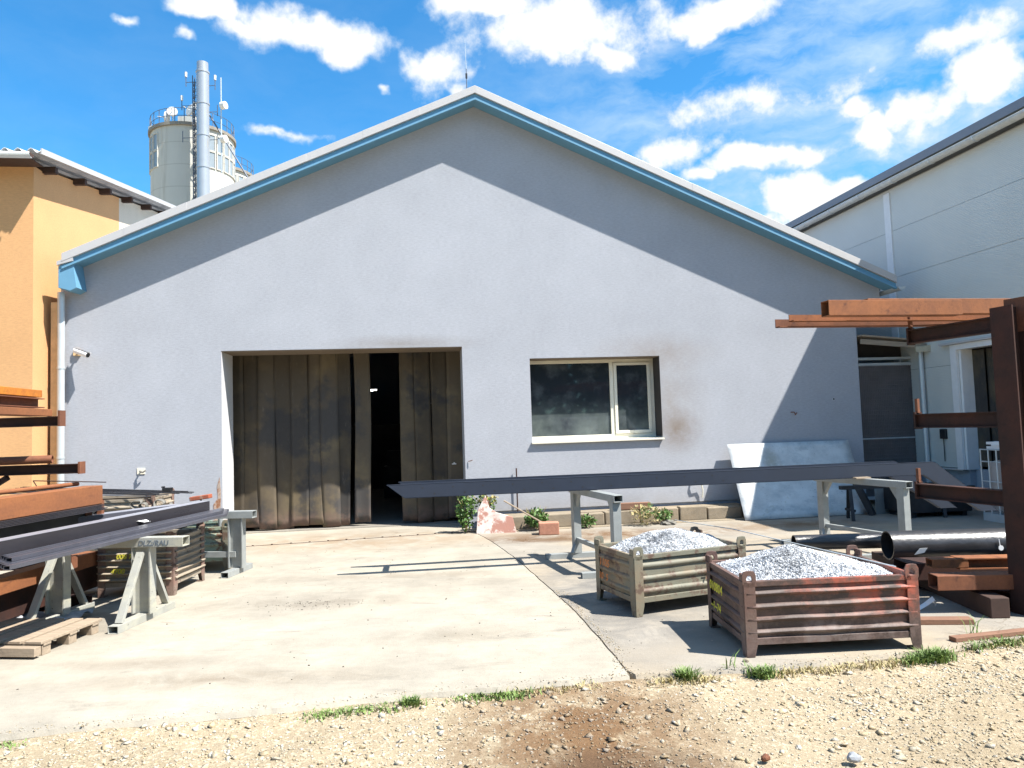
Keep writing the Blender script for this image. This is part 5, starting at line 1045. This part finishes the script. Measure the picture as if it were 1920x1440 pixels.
o = thing('wood_plank', 'dark plank end lying in shade right of the red crate', 'plank', (3.0, 6.02, 0), -.1); MB().rng(0, .72, -.05, .05, .0, .045).build('plank', M_woodD, o, bevel=.005)
o = thing('white_wrapper', 'small crumpled white wrapper on the shaded concrete', 'litter', (3.52, 6.35, .01)); MB().add([(0, 0, 0), (.08, .02, .03), (.14, .0, .08), (.18, .05, .04), (.02, .05, .02), (.09, .07, .05), (.15, .06, .10), (.19, .09, .0)], [(0, 1, 5, 4), (1, 2, 6, 5), (2, 3, 7, 6)]).build('paper', M_tag, o, solid=.002)
o = thing('lifting_cable', 'thin steel cable stretched over the chips of the red crate', 'cable', (0, 0, 0)); MB().tube([(2.86, 5.45, .585), (2.2, 7.3, .62), (1.9, 8.6, .55)], .005, 5).build('cable', M_zinc, o)
# caged liquid tank
ib = thing('ibc_tank', 'white plastic liquid tank in a wire cage behind the right rack', 'tank', (8.02, 10.95, 0), .1)
MB().rng(-.5, .5, -.45, .45, .14, .95).build('bottle', M_ibc, ib, bevel=.10); MB().cyl((-.45, -.3, 1.19), (-.45, .3, 1.19), .06, 12).rng(-.47, -.1, -.33, -.2, 1.14, 1.24).build('valve', M_white, ib, bevel=.01)
cg = MB()
for k in range(8): x = -.53 + k * .151; cg.cyl((x, -.49, .12), (x, -.49, 1.12), .011, 6)
for z in (.3, .62, .93, 1.12): cg.cyl((-.54, -.49, z), (.54, -.49, z), .011, 6); cg.cyl((-.54, -.49, z), (-.54, .49, z), .011, 6)
for k in range(7): y = -.49 + k * .163; cg.cyl((-.54, y, .12), (-.54, y, 1.12), .011, 6)
cg.build('cage', M_zinc, ib); MB().rng(-.55, .55, -.5, .5, .0, .12).build('skid', M_zinc, ib)
MB().rng(-.5, .5, -.4, .4, 1.13, 1.17).rng(-.5, .5, -.4, .4, 1.20, 1.24).build('stacked_lids', M_white, ib)

# ------------------------------------------------------------ what the window mirrors: the far side of the track
struct(link('verge', MB().add([(-60, -14, -.05), (60, -14, -.05), (60, -60, 3), (-60, -60, 3)], [(3, 2, 1, 0)]).mesh('verge'), simple('meadow', (.10, .13, .05), .9, 0, .3, .5)))
rs = np.random.RandomState(11)
for k, x in enumerate((-34, -22, -11, 0, 10, 20, 31, 43)):
    o = thing('tree', 'broad dark tree across the track, number %d counted from the left' % (k + 1), 'tree', (x, -30 + 3 * (k % 2), 0)); MB().cyl((0, 0, 0), (0, 0, 5), .35, 8, .2).build('trunk', M_bark, o)
    V1, F1 = leaves(5200, (0, 0, 6.2), (7.6, 3.4, 6.2), .85, rs, shell=.15); np_mesh('crown', V1, F1, M_tree, o)
    del o['label']; tag(o, 'dark leafy tree beyond the far side of the track', 'tree', 'trees beyond the track')
vn = thing('parked_van', 'white delivery van parked across the track', 'van', (10.3, -9, 0), .1)
MB().prism([(-2.4, -.95, .45), (2.4, -.95, .45), (2.4, -.95, 1.05), (1.75, -.95, 1.25), (1.1, -.95, 2.0), (-2.35, -.95, 2.05)], None, (0, 1.9, 0)).build('body', M_vanw, vn, bevel=.08)
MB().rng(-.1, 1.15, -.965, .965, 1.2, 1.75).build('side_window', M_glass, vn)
for x in (-1.5, 1.5):
    for y in (-.86, .86): MB().cyl((x, y - .12, .34), (x, y + .12, .34), .34, 20).build('wheel', M_black, vn, smooth=True)
